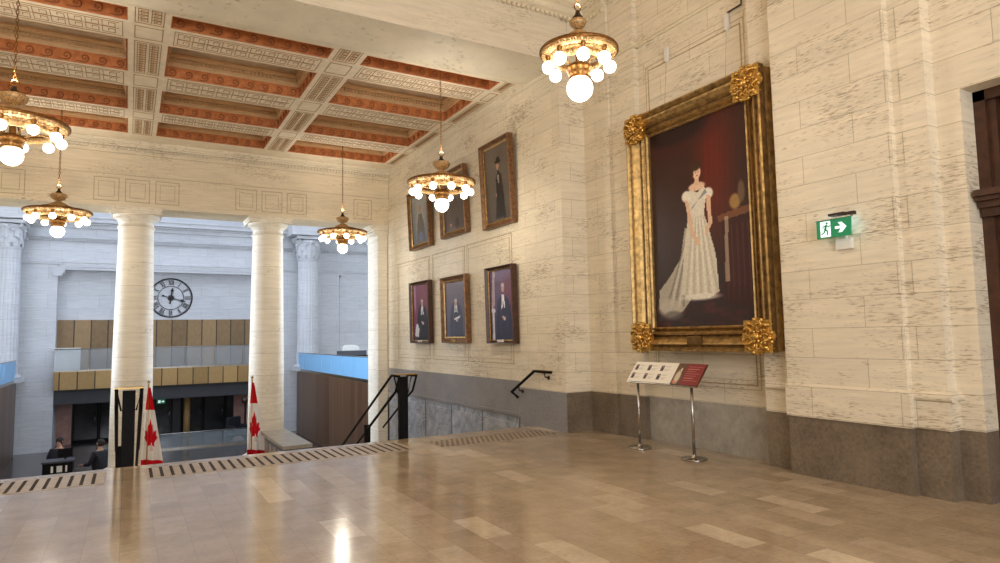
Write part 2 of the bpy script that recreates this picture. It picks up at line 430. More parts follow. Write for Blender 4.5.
# ---------------------------------------------------------------- coffered ceiling
XB = [(-3.0, -2.65), (-.12, .43), (2.77, 3.32), (5.85, 6.22)]
YB = [(9.93, 10.1), (10.53, 11.2), (12.57, 13.32), (14.67, 15.3), (16.4, 17.12)]
cg = MB()
for x0, x1 in XB: cg.box(x0, x1, 9.93, 17.12, ZC, 6.9)
for y0, y1 in YB:
    for i in range(3): cg.box(XB[i][1], XB[i + 1][0], y0, y1, ZC, 6.9)
struct('ceiling', cg, M['plaster'])
cp = MB(); cp.box(-3, 6.22, 9.93, 17.12, 6.80, 6.95); struct('ceiling', cp, M['plaster_brown'])
tb = MB(); tr = MB(); cc = MB(); ln = MB()
def spiral(mb, origin, ud, nd, pitch, r0=.070):
    """a running wave scroll on a vertical face: ud along the band, nd out of the face"""
    o = Vector(origin); u = Vector(ud); nn = Vector(nd); z = Vector((0, 0, 1)); pts = []
    for i in range(13):
        a = -PI * .5 + i / 12 * 2.6 * PI; r = r0 * (1 - .8 * i / 12)
        pts.append(o + u * math.cos(a) * r + z * math.sin(a) * r)
    pts = [o - u * pitch * .5 - z * r0 * .95] + pts
    mb.tube([p + nn * .004 for p in pts], [.006] + [.013 - .006 * i / 12 for i in range(13)], 4)
for i in range(3):
    x0, x1 = XB[i][1], XB[i + 1][0]
    for j in range(4):
        y0, y1 = YB[j][1], YB[j + 1][0]
        h0, h1 = 6.275, 6.45
        for (a0, a1, b0, b1) in ((x0, x1, y1 - .012, y1), (x0, x1, y0, y0 + .012), (x0, x0 + .012, y0, y1), (x1 - .012, x1, y0, y1)):
            tb.box(a0, a1, b0, b1, ZC + .002, h1)
        n = int((x1 - x0) / .24)
        for k in range(n):
            xx = x0 + (k + .5) * (x1 - x0) / n
            spiral(tr, (xx, y1 - .014, 6.35), (1, 0, 0), (0, -1, 0), .24)
        n = max(1, int((y1 - y0) / .24))
        for k in range(n):
            yy = y0 + (k + .5) * (y1 - y0) / n
            spiral(tr, (x1 - .014, yy, 6.35), (0, -1, 0), (-1, 0, 0), .24); spiral(tr, (x0 + .014, yy, 6.35), (0, 1, 0), (1, 0, 0), .24)
        # cornice inside the coffer
        for p, za, zb in ((.035, h1, 6.50), (.05, 6.50, 6.53), (.03, 6.53, 6.60), (.075, 6.60, 6.63), (.095, 6.63, 6.66), (.06, 6.66, 6.70)):
            cc.box(x0, x1, y1 - p, y1, za, zb); cc.box(x1 - p, x1, y0, y1, za, zb); cc.box(x0, x0 + p, y0, y1, za, zb); cc.box(x0, x1, y0, y0 + p, za, zb)
        if y1 - y0 > .6:
            n = int((x1 - x0) / .07)
            for k in range(n):
                xx = x0 + .05 + k * .07; cc.box(xx, xx + .038, y1 - .065, y1 - .02, 6.535, 6.592)
            n = int((y1 - y0 - .1) / .07)
            for k in range(n):
                yy = y0 + .05 + k * .07; cc.box(x1 - .065, x1 - .02, yy, yy + .038, 6.535, 6.592); cc.box(x0 + .02, x0 + .065, yy, yy + .038, 6.535, 6.592)
struct('trim_11', tb, M['terracotta']); struct('trim_12', tr, M['terracotta_dark']); struct('trim_13', cc, M['plaster_brown'])
# Greek key lines on the soffits
LW = .011
def seg(p, q):
    (x0, y0), (x1, y1) = p, q
    ln.box(min(x0, x1) - LW / 2, max(x0, x1) + LW / 2, min(y0, y1) - LW / 2, max(y0, y1) + LW / 2, ZC - .006, ZC + .004)
KEY = [((0, 0), (0, 1)), ((0, 1), (.78, 1)), ((.78, 1), (.78, .28)), ((.78, .28), (.38, .28)), ((.38, .28), (.38, .66)), ((0, 0), (1, 0))]
def rect(x0, x1, y0, y1):
    seg((x0, y0), (x1, y0)); seg((x0, y1), (x1, y1)); seg((x0, y0), (x0, y1)); seg((x1, y0), (x1, y1))
def keys(x0, x1, y0, y1, along):
    if along == 'x':
        w_ = y1 - y0; n = max(1, round((x1 - x0) / (w_ * 1.15))); p = (x1 - x0) / n
        for i in range(n):
            for a, b_ in KEY: seg((x0 + (i + a[0]) * p, y0 + a[1] * w_), (x0 + (i + b_[0]) * p, y0 + b_[1] * w_))
    else:
        w_ = x1 - x0; n = max(1, round((y1 - y0) / (w_ * .8))); p = (y1 - y0) / n
        for i in range(n):
            for a, b_ in KEY: seg((x0 + a[1] * w_, y0 + (i + a[0]) * p), (x0 + b_[1] * w_, y0 + (i + b_[0]) * p))
for i in range(3):
    for y0, y1 in YB[1:4]:
        a0, a1 = XB[i][1] + .07, XB[i + 1][0] - .07
        rect(a0, a1, y0 + .08, y1 - .08)
        h = (y1 - y0 - .30) / 2
        keys(a0 + .05, a1 - .05, y0 + .14, y0 + .14 + h, 'x'); keys(a0 + .05, a1 - .05, y1 - .14 - h, y1 - .14, 'x')
for x0, x1 in XB[1:3] + [(5.85, 6.2)]:
    a0, a1 = x0 + .09, x1 - .09
    for j in range(1, 4):
        y0, y1 = YB[j]
        rect(a0, a1, y0 + .12, y1 - .12)
    for j in range(4):
        y0, y1 = YB[j][1] + .0, YB[j + 1][0] - .0
        if j == 0: y0 = 10.0
        rect(a0, a1, y0, y1)
        h = (a1 - a0 - .13) / 2 if x1 - x0 > .4 else (a1 - a0 - .08)
        keys(a0 + .04, a0 + .04 + h, y0 + .06, y1 - .05, 'y')
        if x1 - x0 > .4: keys(a1 - .04 - h, a1 - .04, y0 + .06, y1 - .05, 'y')
struct('trim_14', ln, M['ochre'])

# ---------------------------------------------------------------- entablature over the columns
e = MB(); e.box(-3.2, XA + .1, 17.1, 18.12, 4.70, 7.6); struct('trim_15', e, stone('frieze_travertine', (232, 218, 190), (160, 134, 94), 0, courses=False))
e = MB()
for p, za, zb in ((.015, 6.0, 6.03), (.05, 6.10, 6.14), (.09, 6.14, 6.18), (.13, 6.18, 6.25)): e.box(-3, XA, 17.1 - p, 17.12, za, zb)
for i in range(110):
    x = -2.98 + i * .084; e.box(x, x + .046, 17.05, 17.1, 6.035, 6.095)
e.box(-3, XA, 17.085, 17.1, 4.70, 4.74)
struct('trim_16', e, M['stone_warm'])
c = MB()
def outline_y(x0, x1, y, z0, z1, t=.012, d=.005):
    for (a0, a1, b0, b1) in ((x0, x1, z0, z0 + t), (x0, x1, z1 - t, z1), (x0, x0 + t, z0, z1), (x1 - t, x1, z0, z1)): c.box(a0, a1, y - d, y + .01, b0, b1)
for cx in (-2.9, .1, 3.1, 6.1):
    for k in (-1, 0, 1):
        a0, a1 = cx + k * .62 - .25, cx + k * .62 + .25
        if a1 < 6.2:
            outline_y(a0, a1, 17.1, 4.82, 5.36); outline_y(a0 + .09, a1 - .09, 17.1, 4.91, 5.27, .008)
outline_y(-3, XA, 17.1, 5.44, 5.95, .008)
struct('trim_17', c, M['groove'])

# ---------------------------------------------------------------- great hall beyond
HW = M['stone_hall']
h = MB()
YF, YA = 32.5, 34.5; XL, XR = -2.62, 5.82
h.box(-14, XL, YF, YF + 3, -2.8, 9.6); h.box(XR, 18, YF, YF + 3, -2.8, 9.6)
h.box(XL, XR, YF, YF + 3, 4.85, 9.6)
h.box(XL, XR, 33.1, 33.4, -.3, 4.9)
h.box(-14.4, -14, 17.9, 36, -2.8, 9.6); h.box(18, 18.4, 17.9, 36, -2.8, 9.6)
h.box(-14, -3.2, 17.9, 18.2, -2.8, 9.6); h.box(6.5, 18, 17.9, 18.2, -2.8, 9.6); h.box(-3.2, 6.6, 18.12, 18.2, 7.5, 9.6)
struct('wall_hall', h, HW)
h = MB()   # courses and cornices of the hall
for x0, x1 in ((-14, 18),):
    for p, za, zb in ((.10, 6.55, 6.7), (.2, 6.7, 6.78), (.42, 6.78, 6.95), (.5, 6.95, 7.05), (.05, 6.1, 6.16), (.06, 5.0, 5.08), (.1, 5.08, 5.14), (.03, 5.14, 5.24)):
        h.box(x0, x1, YF - p, YF, za - .12, zb - .12)
h.box(XL + .02, XR - .02, YF - .02, YF + .3, 4.66, 4.85); h.box(XL + .1, XR - .1, YF - .06, YF + .3, 4.78, 4.88)
for x0 in (XL, XR):
    h.box(x0 - .25, x0 + .25, YF - .05, YF, 4.5, 4.78); h.box(x0 - .16, x0 + .16, YF - .09, YF, 4.4, 4.62)
for i in range(330):
    x = -5 + i * .075 * 1.0
    if x < 14: h.box(x, x + .045, YF - .14, YF, 5.86, 6.0)
h.box(-14, 18, YF - .16, YF, 6.0, 6.06)
struct('trim_18', h, HW)
c = MB()   # frame of the side bay panels behind the mezzanine
for x0, x1 in ((9.2, 12.6), (-9.4, -6.0)):
    outline = ((x0, x1, 4.65, 4.75), (x0, x0 + .1, 1.0, 4.75), (x1 - .1, x1, 1.0, 4.75))
    for a, b2, za, zb in outline: c.box(a, b2, YF - .05, YF, za, zb)
struct('trim_19', c, HW)
# alcove back wall, panelling, doors
h = MB(); h.box(XL, XR, 33.04, 33.1, .4, 2.57); struct('wall_panelling', h, M['wood_panel'])
h = MB(); h.box(XL, XR, 32.5, 32.7, -.93, -.32); h.box(XL, XR, YA, YA + .1, -2.8, .4); h.box(XL, XR, 32.7, YA, -.93, -.8)
struct('trim_20', h, M['dark_panel'])
h = MB()
h.box(XL, XL + .55, YA - .25, YA, -2.8, -1.0); h.box(XR - 1.3, XR, YA - .25, YA, -2.8, -1.0)
struct('trim_21', h, M['pink_stone'])
# balcony: fascia, deck, glass
h = MB(); h.box(XL, XR, YF - .3, YF - .16, -.32, .42); struct('trim_22', h, M['fascia'])
h = MB(); h.box(XL, XR, YF - .2, 33.1, .12, .40); struct('floor_balcony', h, M['dark_panel'])
# glazed doors under the balcony
x = XL + .6; k = 0
while x < XR - 1.35:
    k += 1; d = MB(); d.box(x, x + .95, YA - .12, YA - .04, -2.8, -1.0)
    o = struct('door_%d' % k, d, M['dark_glass'])
    f = MB()
    for a, b2 in ((x, x + .05), (x + .90, x + .95)): f.box(a, b2, YA - .16, YA - .03, -2.8, -1.0)
    f.box(x, x + .95, YA - .16, YA - .03, -1.06, -1.0); f.box(x, x + .95, YA - .16, YA - .03, -2.8, -2.65)
    f.build('door_frame', M['black'], o)
    hd = MB(); hd.tube([(x + .82, YA - .22, -2.1), (x + .82, YA - .22, -1.5)], .015, 6); hd.build('door_handle', M['steel'], o)
    x += .98 if k != 4 else 1.3
# mezzanines on both sides
for sgn in (1, -1):
    X0 = 7.0 if sgn == 1 else mx(7.0); X1 = 18 if sgn == 1 else -14
    h = MB(); h.box(X0, X0 + .12 * sgn, 18.2, 31.9, -2.8, .10); struct('wall_mezzanine', h, M['bronze_slats'])
    h = MB(); h.box(X0 + .12 * sgn, X1, 18.2, YF, -.2, .10); struct('floor_mezzanine', h, M['plaster'])
# ceiling of the hall around the glazed vault
c = MB(); c.box(-14.4, 18.4, 17.9, 20, 9.6, 9.8); c.box(-14.4, 18.4, 31, 36, 9.6, 9.8); c.box(-14.4, -4.4, 20, 31, 9.6, 9.8); c.box(7.6, 18.4, 20, 31, 9.6, 9.8)
struct('ceiling_hall', c, HW)
sk = MB()
for i in range(7): sk.box(-4.4 + i * 2 - .05, -4.4 + i * 2 + .05, 20, 31, 9.62, 9.72)
struct('window_2', sk, M['white'])

# door on the right
d = MB(); d.box(7.12, 7.24, 1.35, 3.03, 0, 3.84); dd = struct('door_12', d, M['bronze_dark'])
f = MB(); f.box(7.0, 7.15, 2.93, 3.03, 0, 3.84); f.box(7.0, 7.15, 1.35, 1.45, 0, 3.84); f.box(7.0, 7.15, 1.35, 3.03, 3.74, 3.84)
f.box(7.04, 7.14, 2.86, 2.93, 0, 3.74)
f.build('door_frame', M['wood_dark'], dd)
f = MB()
for p, za, zb in ((0, 2.62, 2.70), (.05, 2.70, 2.76), (.10, 2.76, 2.80), (.14, 2.80, 2.86)): f.box(6.94 - p, 7.2, 1.45, 3.0, za, zb)
f.build('door_lintel', M['wood_dark'], dd)
f = MB()
for z0, z1 in ((.3, 1.0), (1.15, 2.5), (2.95, 3.65)):
    for y0, y1 in ((2.3, 2.75), (1.6, 2.1)): f.box(7.09, 7.13, y0, y1, z0, z1)
f.build('door_panel', M['bronze_dark'], dd, bevel=.01)

# ================================================================ THINGS
# ---------------------------------------------------------------- columns
def column_parts(root):
    R0, R1 = .44, .37; s = MB(); prof = []
    for i in range(17):
        t = i / 16; z = .36 + t * (5.86 - .36); r = R0 - (R0 - R1) * (t ** 1.5); prof.append((r, z))
    prof = [(R0 + .05, .30), (R0 + .05, .33), (R0 + .02, .35)] + prof
    s.lathe(prof, 40); s.build('shaft', M['stone_col'], root)
    b = MB(); b.box(-.62, .62, -.62, .62, 0, .16)
    b.lathe([(.3, .16), (.58, .16)] + [(.54 + .06 * math.sin(PI * i / 8), .16 + .07 - .07 * math.cos(PI * i / 8)) for i in range(9)] + [(.5, .30), (.3, .30)], 40)
    b.build('base', M['stone_col'], root)
    c = MB(); c.lathe([(R1, 5.86), (R1 + .03, 5.87), (R1 + .03, 5.90), (R1, 5.91), (R1 + .0, 6.03), (R1 + .025, 6.04), (R1 + .025, 6.06), (R1 + .05, 6.08), (R1 + .10, 6.12), (R1 + .125, 6.165), (R1 + .12, 6.18), (.3, 6.18)], 40)
    for i in range(36):   # egg ornament round the echinus
        a = 2 * PI * i / 36; c.sphere(((R1 + .085) * math.cos(a), (R1 + .085) * math.sin(a), 6.125), .026, 6, 4)
    c.box(-.52, .52, -.5, .5, 6.18, 6.26); c.box(-.54, .54, -.52, .52, 6.26, 6.30)
    c.build('capital', M['stone_col'], root)
col1 = thing('stone_column', 'round cream stone column nearer the wall clock, directly behind the twin black newel rails', 'column', (.1, 17.62, -1.6), group='columns across the foot of the stairs')
column_parts(col1)
col2 = copy_tree(col1); col2.location = (3.1, 17.62, -1.6)
col2['label'] = 'round cream stone column behind the low marble cabinet, right of the wall clock'
pr = thing('stone_pilaster', 'square cream stone pilaster at the far end of the wall of small portraits', 'pilaster', (6.08, 17.62, -1.6))
p = MB(); p.box(-.14, .13, -.43, .43, 0, 5.9); p.build('shaft', M['stone_col'], pr)
p = MB()
for q, za, zb in ((.03, 5.86, 5.90), (0, 5.9, 6.03), (.03, 6.03, 6.06), (.08, 6.06, 6.12), (.13, 6.12, 6.18), (.2, 6.18, 6.30)): p.box(-.14 - q, .135, -.43 - q * .5, .43 + q * .5, za, zb)
p.build('capital', M['stone_col'], pr)

# fluted Corinthian columns of the hall
def corinth(loc, label):
    root = thing('fluted_column', label, 'column', loc, group='fluted columns on the hall mezzanines')
    s = MB(); s.sm = True
    s.lathe([(.50, .3), (.50, .5), (.46, 5.2), (.46, 5.25)], 120, rmod=lambda a: 1 - .07 * max(0, math.sin(a * 20)) ** .5 if math.sin(a * 20) > 0 else 1)
    s.build('shaft', HW, root)
    b = MB(); b.box(-.68, .68, -.68, .68, 0, .14); b.lathe([(.3, .14), (.62, .15), (.66, .2), (.62, .26), (.54, .28), (.54, .31), (.3, .31)], 32); b.build('base', HW, root)
    c = MB(); c.lathe([(.46, 5.22), (.5, 5.25), (.5, 5.29), (.46, 5.31), (.46, 5.6), (.52, 5.9), (.62, 6.08)], 32)
    for row, (z0, hh, rr, off) in enumerate(((5.30, .36, .47, 0), (5.42, .5, .49, PI / 8), (5.6, .45, .52, 0))):
        for i in range(8):
            a = off + 2 * PI * i / 8; ca, sa = math.cos(a), math.sin(a); pts = []; wd = []
            for t in range(7):
                q = t / 6; r = rr + .03 + .02 * q + (.16 * max(0, q - .6) / .4 if q > .6 else 0); z = z0 + hh * (math.sin(min(q, .85) / .85 * PI / 2)) - (.08 if q > .9 else 0)
                pts.append((r, z)); wd.append(.13 * (1 - .55 * q * q) * (1 + .25 * (t % 2)))
            vs = []
            for (r, z), w_ in zip(pts, wd):
                for sgn, rr2 in ((-1, -.02), (0, .03), (1, -.02)):
                    vs.append(((r + rr2) * ca - sgn * w_ * sa, (r + rr2) * sa + sgn * w_ * ca, z))
            fs = [(j * 3 + k2, j * 3 + k2 + 1, j * 3 + k2 + 4, j * 3 + k2 + 3) for j in range(6) for k2 in (0, 1)]
            c.add(vs, fs)
    for i in range(4):
        a = PI / 4 + PI / 2 * i; ca, sa = math.cos(a), math.sin(a); pts = []
        for t in range(14):
            an = t / 13 * 2.8 * PI; r = .11 * (1 - t / 16); pts.append(((.66 + r * math.cos(an)) * ca, (.66 + r * math.cos(an)) * sa, 6.0 + r * math.sin(an)))
        c.tube(pts, .035, 6)
    poly = []
    for i in range(4):
        a = PI / 4 + PI / 2 * i; poly += [(.86 * math.cos(a - .08), .86 * math.sin(a - .08)), (.86 * math.cos(a + .08), .86 * math.sin(a + .08)), (.56 * math.cos(a + PI / 4), .56 * math.sin(a + PI / 4))]
    c.prism(poly, 'z', 6.12, 6.24)
    c.xf(0, Matrix.Translation((0, 0, 5.22)) @ Matrix.Diagonal((1, 1, 1.12, 1)) @ Matrix.Translation((0, 0, -5.22)))
    c.build('capital', HW, root)
corinth((7.45, 31.75, .1), 'fluted white column with leafy capital standing behind the right blue glass balustrade')
corinth((-4.25, 31.75, .1), 'fluted white column with leafy capital at the left edge above the left blue glass')
pe = MB(); pe.box(6.55, 8.35, 31.0, 32.5, 6.5, 7.3); pe.box(-5.15, -3.35, 31.0, 32.5, 6.5, 7.3); struct('trim_23', pe, HW)

# ---------------------------------------------------------------- chandeliers
def chandelier_parts(root, top, R=.595, nb=10, rs=.063, rb=.125):
    """origin at the ring centre; top = length of chain up to the ceiling"""
    ch = MB(); z = .56; k = 0
    while z < top - .03:
        s0 = len(ch.v); pts = []
        for i in range(10):
            a = 2 * PI * i / 10; pts.append((.014 * math.cos(a), 0, .032 * math.sin(a)))
        ch.tube(pts, .0055, 4, closed=True)
        ch.xf(s0, Matrix.Translation((0, 0, z + .03)) @ Matrix.Rotation(PI / 2 * (k % 2) + .3, 4, 'Z'))
        z += .052; k += 1
    ch.build('chain', M['chand_gold'], root)
    lp = MB(); lp.tube([(.042 * math.cos(2 * PI * i / 16), 0, .515 + .042 * math.sin(2 * PI * i / 16)) for i in range(16)], .009, 6, closed=True); lp.build('hanging_ring', M['chand_gold'], root)
    fn = MB(); fn.lathe([(.001, .41), (.022, .40), (.03, .36), (.055, .33), (.06, .31), (.03, .30), (.001, .30)], 20); fn.xf(0, Matrix.Translation((0, 0, .07))); fn.build('finial', M['bronze_dark'], root)
    cr = MB(); cr.lathe([(.03, .37), (.13, .365), (.15, .34), (.145, .31), (.11, .26), (.07, .235), (.03, .225), (.05, .21), (.10, .18), (.17, .14), (.21, .085), (.215, .07), (.17, .07), (.03, .10)], 28, rmod=lambda a: 1 + .04 * math.cos(a * 14)); (cr.xf(0, Matrix.Translation((0, 0, .1)) @ Matrix.Diagonal((.62, .62, .72, 1))) if R < .5 else None); cr.build('crown', M['chand_cream'], root)
    stn = MB(); stn.lathe([(.028, .3), (.028, .02), (.05, .0), (.035, -.05), (.04, -.17)], 16); stn.build('stem', M['chand_gold'], root)
    rm = MB(); rm.lathe([(R - .02, -.005), (R - .01, .018), (R, .022), (R + .008, .01), (R + .008, -.015), (R - .01, -.02), (R - .02, -.005)], 56); rm.build('rim', M['chand_gold'], root)
    bd = MB()   # pierced ornamental band sloping in from the rim
    bd.lathe([(R - .012, -.005), (R - .075, -.03), (R - .165, -.06), (R - .17, -.075), (R - .075, -.045), (R - .012, -.016)], 56)
    for i in range(40):
        a = 2 * PI * i / 40
        for r0, zz, q in ((R - .045, -.035, 1), (R - .125, -.062, -1)):
            pts = [((r0 + .026 * math.cos(t) * q) * math.cos(a + .05 * math.sin(t)), (r0 + .026 * math.cos(t) * q) * math.sin(a + .05 * math.sin(t)), zz) for t in [j * 2 * PI / 7 for j in range(7)]]
            bd.tube(pts, .008, 4, closed=True)
    bd.build('pierced_band', M['chand_cream'], root)
    ir = MB(); ir.lathe([(R - .165 + q_, z_) for q_, z_ in ((0, -.06), (.005, -.13), (-.015, -.14), (-.035, -.13), (-.03, -.07), (-.015, -.055), (0, -.06))], 48)
    for i in range(32):
        a = 2 * PI * i / 32; ir.sphere(((R - .16) * math.cos(a), (R - .16) * math.sin(a), -.10), .022, 6, 4)
    ir.build('inner_ring', M['chand_cream'], root)
    for i in range(5):
        a = 2 * PI * i / 5 + .3; ca, sa = math.cos(a), math.sin(a); am = MB()
        am.tube([(r * ca, r * sa, z_) for r, z_ in ((.14, .085), (R * .44, .095), (R * .62, .07), (R * .8, .03), (R - .015, 0))], .011, 6)
        am.build('arm', M['chand_gold'], root)
        a2 = MB(); a2.tube([(r * ca, r * sa, z_) for r, z_ in ((R - .185, -.10), (R * .5, -.085), (R * .32, -.11), (.09, -.17))], .016, 6); a2.build('lower_arm', M['chand_cream'], root)
    cu = MB(); cu.lathe([(.035, -.13), (.09, -.14), (.135, -.17), (.145, -.21), (.125, -.25), (.115, -.285), (.12, -.30), (.10, -.31), (.03, -.31)], 28, rmod=lambda a: 1 + .03 * math.cos(a * 16)); cu.build('lamp_cup', M['chand_gold'], root)
    bg = MB(); bg.sphere((0, 0, -.285 - rb * .92), rb, 24, 14); bg.build('large_globe', M['bigbulb'], root)
    for i in range(nb):
        a = 2 * PI * (i + .35) / nb; x_, y_ = (R - .09) * math.cos(a), (R - .09) * math.sin(a)
        so = MB(); so.lathe([(.03, -.04), (.032, -.07), (.022, -.085), (.026, -.11), (.02, -.115)], 12, (x_, y_, 0)); so = so.build('socket', M['chand_gold'], root)
        gb_ = MB(); gb_.sphere((x_, y_, -.105 - rs), rs, 14, 10); gb_.build('small_globe', M['bulb'], so)
CH = [((4.73, 10.3, 4.30), 6.8, 'lit brass globe chandelier hanging in front of the wall of small portraits'),
      ((4.27, 5.62, 4.72), 7.32, 'lit brass globe chandelier in the front hall, highest and nearest the large gilt painting'),
      ((4.52, 15.7, 4.20), 6.8, 'smallest lit brass globe chandelier, hanging before the blue glass and right stone pilaster'),
      ((-1.3, 15.7, 4.25), 6.8, 'lit brass globe chandelier seen against the white hall, left of the first round column'),
      ((-1.30, 9.72, 4.30), 6.17, 'large lit brass globe chandelier cut off by the left edge of the picture')]
def uplight(loc, power):
    l = bpy.data.lights.new('ceiling_uplight', 'SPOT'); l.energy = power; l.color = (1, .92, .80); l.spot_size = math.radians(165); l.spot_blend = 1; l.shadow_soft_size = .08  # unseen spot added above each chandelier to brighten the ceiling
    o = bpy.data.objects.new('ceiling_uplight', l); o.location = (loc[0] + .0, loc[1], loc[2] + .52); o.rotation_euler = (PI, 0, 0); COL.objects.link(o)
for loc, ceil, lab in CH:
    uplight(loc, 46)
    point('chandelier_light', (loc[0], loc[1], loc[2] - .80), 24, (1, .92, .78), .10)
    r = thing('chandelier', lab, 'chandelier', loc, group='globe chandeliers')
    if ceil > 7: chandelier_parts(r, ceil - loc[2], .43, 8, .07, .145)
    else: chandelier_parts(r, ceil - loc[2])

# ---------------------------------------------------------------- painting helper
class Paint:
    def __init__(s, w, h, bg):
        s.w, s.h = w, h; s.a = np.ones((h, w, 3)) * (np.array(bg) / 255.)
        s.U, s.V = np.meshgrid((np.arange(w) + .5) / w, (np.arange(h) + .5) / h)   # v=0 at the bottom
    vs = 1.0
    def put(s, mask, c, op=1.0): s.a = s.a * (1 - (mask * op)[..., None]) + (mask * op)[..., None] * (np.array(c) / 255.)
    def ell(s, cx, cy, rx, ry, c, soft=.15, op=1.0, rot=0):
        cy = cy * s.vs; ry = ry * s.vs; du, dv = s.U - cx, s.V - cy; ca, sa = math.cos(rot), math.sin(rot)
        d = np.sqrt(((du * ca + dv * sa) / rx) ** 2 + ((-du * sa + dv * ca) / ry) ** 2)
        s.put(np.clip((1 - d) / soft + .5, 0, 1), c, op)
    def poly(s, pts, c, op=1.0):
        pts = [(a_, b_ * s.vs) for a_, b_ in pts]; inside = np.zeros_like(s.U, bool); n = len(pts)
        for i in range(n):
            (x0, y0), (x1, y1) = pts[i], pts[(i + 1) % n]
            if y0 == y1: continue
            cond = ((y0 > s.V) != (y1 > s.V)) & (s.U < (x1 - x0) * (s.V - y0) / (y1 - y0) + x0); inside ^= cond
        s.put(inside.astype(float), c, op)
    def grad(s, c0, c1, op=1.0):
        t = s.V[..., None]; g = (1 - t) * (np.array(c0) / 255.) + t * (np.array(c1) / 255.); s.a = s.a * (1 - op) + g * op
    def noise(s, amp): s.a = np.clip(s.a * (1 + amp * (np.random.rand(s.h, s.w, 1) - .5)), 0, 1)
    def mesh(s, name, mat, parent, fn):
        """fn(u, v) -> local position; one quad per cell with a flat cell colour"""
        w_, h_ = s.w, s.h
        vs = [fn(i / w_, j / h_) for j in range(h_ + 1) for i in range(w_ + 1)]
        fs = [(j * (w_ + 1) + i, j * (w_ + 1) + i + 1, (j + 1) * (w_ + 1) + i + 1, (j + 1) * (w_ + 1) + i) for j in range(h_) for i in range(w_)]
        me = bpy.data.meshes.new(name); me.from_pydata(vs, [], fs); me.materials.append(mat)
        at = me.color_attributes.new('Col', 'FLOAT_COLOR', 'CORNER')
        a = s.a.reshape(-1, 3); a = np.where(a <= .04045, a / 12.92, ((a + .055) / 1.055) ** 2.4)
        a = np.concatenate([a, np.ones((len(a), 1))], 1); at.data.foreach_set('color', np.repeat(a, 4, axis=0).ravel().astype(np.float32))
        o = bpy.data.objects.new(name, me); COL.objects.link(o)
        if parent: o.parent = parent
        return o

def moulding(mb, w_, h_, prof):
    """mitred frame: prof = [(outward offset from the opening, depth toward viewer)], local x right, z up, front = -y"""
    rings = []
    for o, d in prof:
        x0, x1, z0, z1 = -w_ / 2 - o, w_ / 2 + o, -o, h_ + o
        rings.append([(x0, -d, z0), (x1, -d, z0), (x1, -d, z1), (x0, -d, z1)])
    vs = [p for r in rings for p in r]; fs = []
    for j in range(len(rings) - 1):
        for i in range(4):
            i2 = (i + 1) % 4; fs.append((j * 4 + i, j * 4 + i2, (j + 1) * 4 + i2, (j + 1) * 4 + i))
    mb.add(vs, fs)

# ---------------------------------------------------------------- the large gilt painting
OW, OH, FW = 2.38, 3.43, .33      # outer size, frame width
cw, chh = OW - 2 * FW, OH - 2 * FW
gp = thing('gilt_framed_painting', 'very large full-length painting of a lady in a white gown in a broad gilt frame', 'painting', (6.635, 6.15, 1.34), (0, 0, -PI / 2))
f = MB(); s0 = 0
moulding(f, cw, chh, [(-.0, .02), (0, .07), (.02, .085), (.035, .075), (.05, .06), (.07, .065), (.10, .10), (.12, .105), (.135, .085), (.15, .08), (.19, .12), (.235, .15), (.26, .155), (.275, .135), (.30, .13), (.335, .165), (.36, .16), (.36, .10), (.345, .08), (.345, -.0)])
f.v = [(a_, b_ * 1.42 if b_ < -.06 else b_, c_) for a_, b_, c_ in f.v]
f.v = [(a_ - math.copysign(max(0, abs(a_) - cw / 2) * (1 - .33 / .36), a_), b_, c_ + (max(0, -c_) - max(0, c_ - chh)) * (1 - .33 / .36)) for a_, b_, c_ in f.v]
for i in range(len(f.v)): f.v[i] = (f.v[i][0], f.v[i][1], f.v[i][2] + FW)
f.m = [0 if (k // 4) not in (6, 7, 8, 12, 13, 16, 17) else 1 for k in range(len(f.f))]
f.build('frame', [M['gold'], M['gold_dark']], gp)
bk = MB(); bk.box(-OW / 2 + .05, OW / 2 - .05, -.06, .0, .05, OH - .05); bk.build('backing_board', M['wood_dark'], gp)
bd = MB()   # beaded line round the sight edge
for i in range(70):
    t = (i + .5) / 70; z_ = FW - .085 + t * (chh + .17)
    for sx in (-1, 1): bd.sphere((sx * (cw / 2 + .08), -.115, z_), .013, 6, 4)
for i in range(44):
    t = (i + .5) / 44; x_ = -cw / 2 - .085 + t * (cw + .17)
    for z_ in (FW - .085, FW + chh + .085): bd.sphere((x_, -.115, z_), .013, 6, 4)
bd.build('beading', M['gold_bright'], gp)
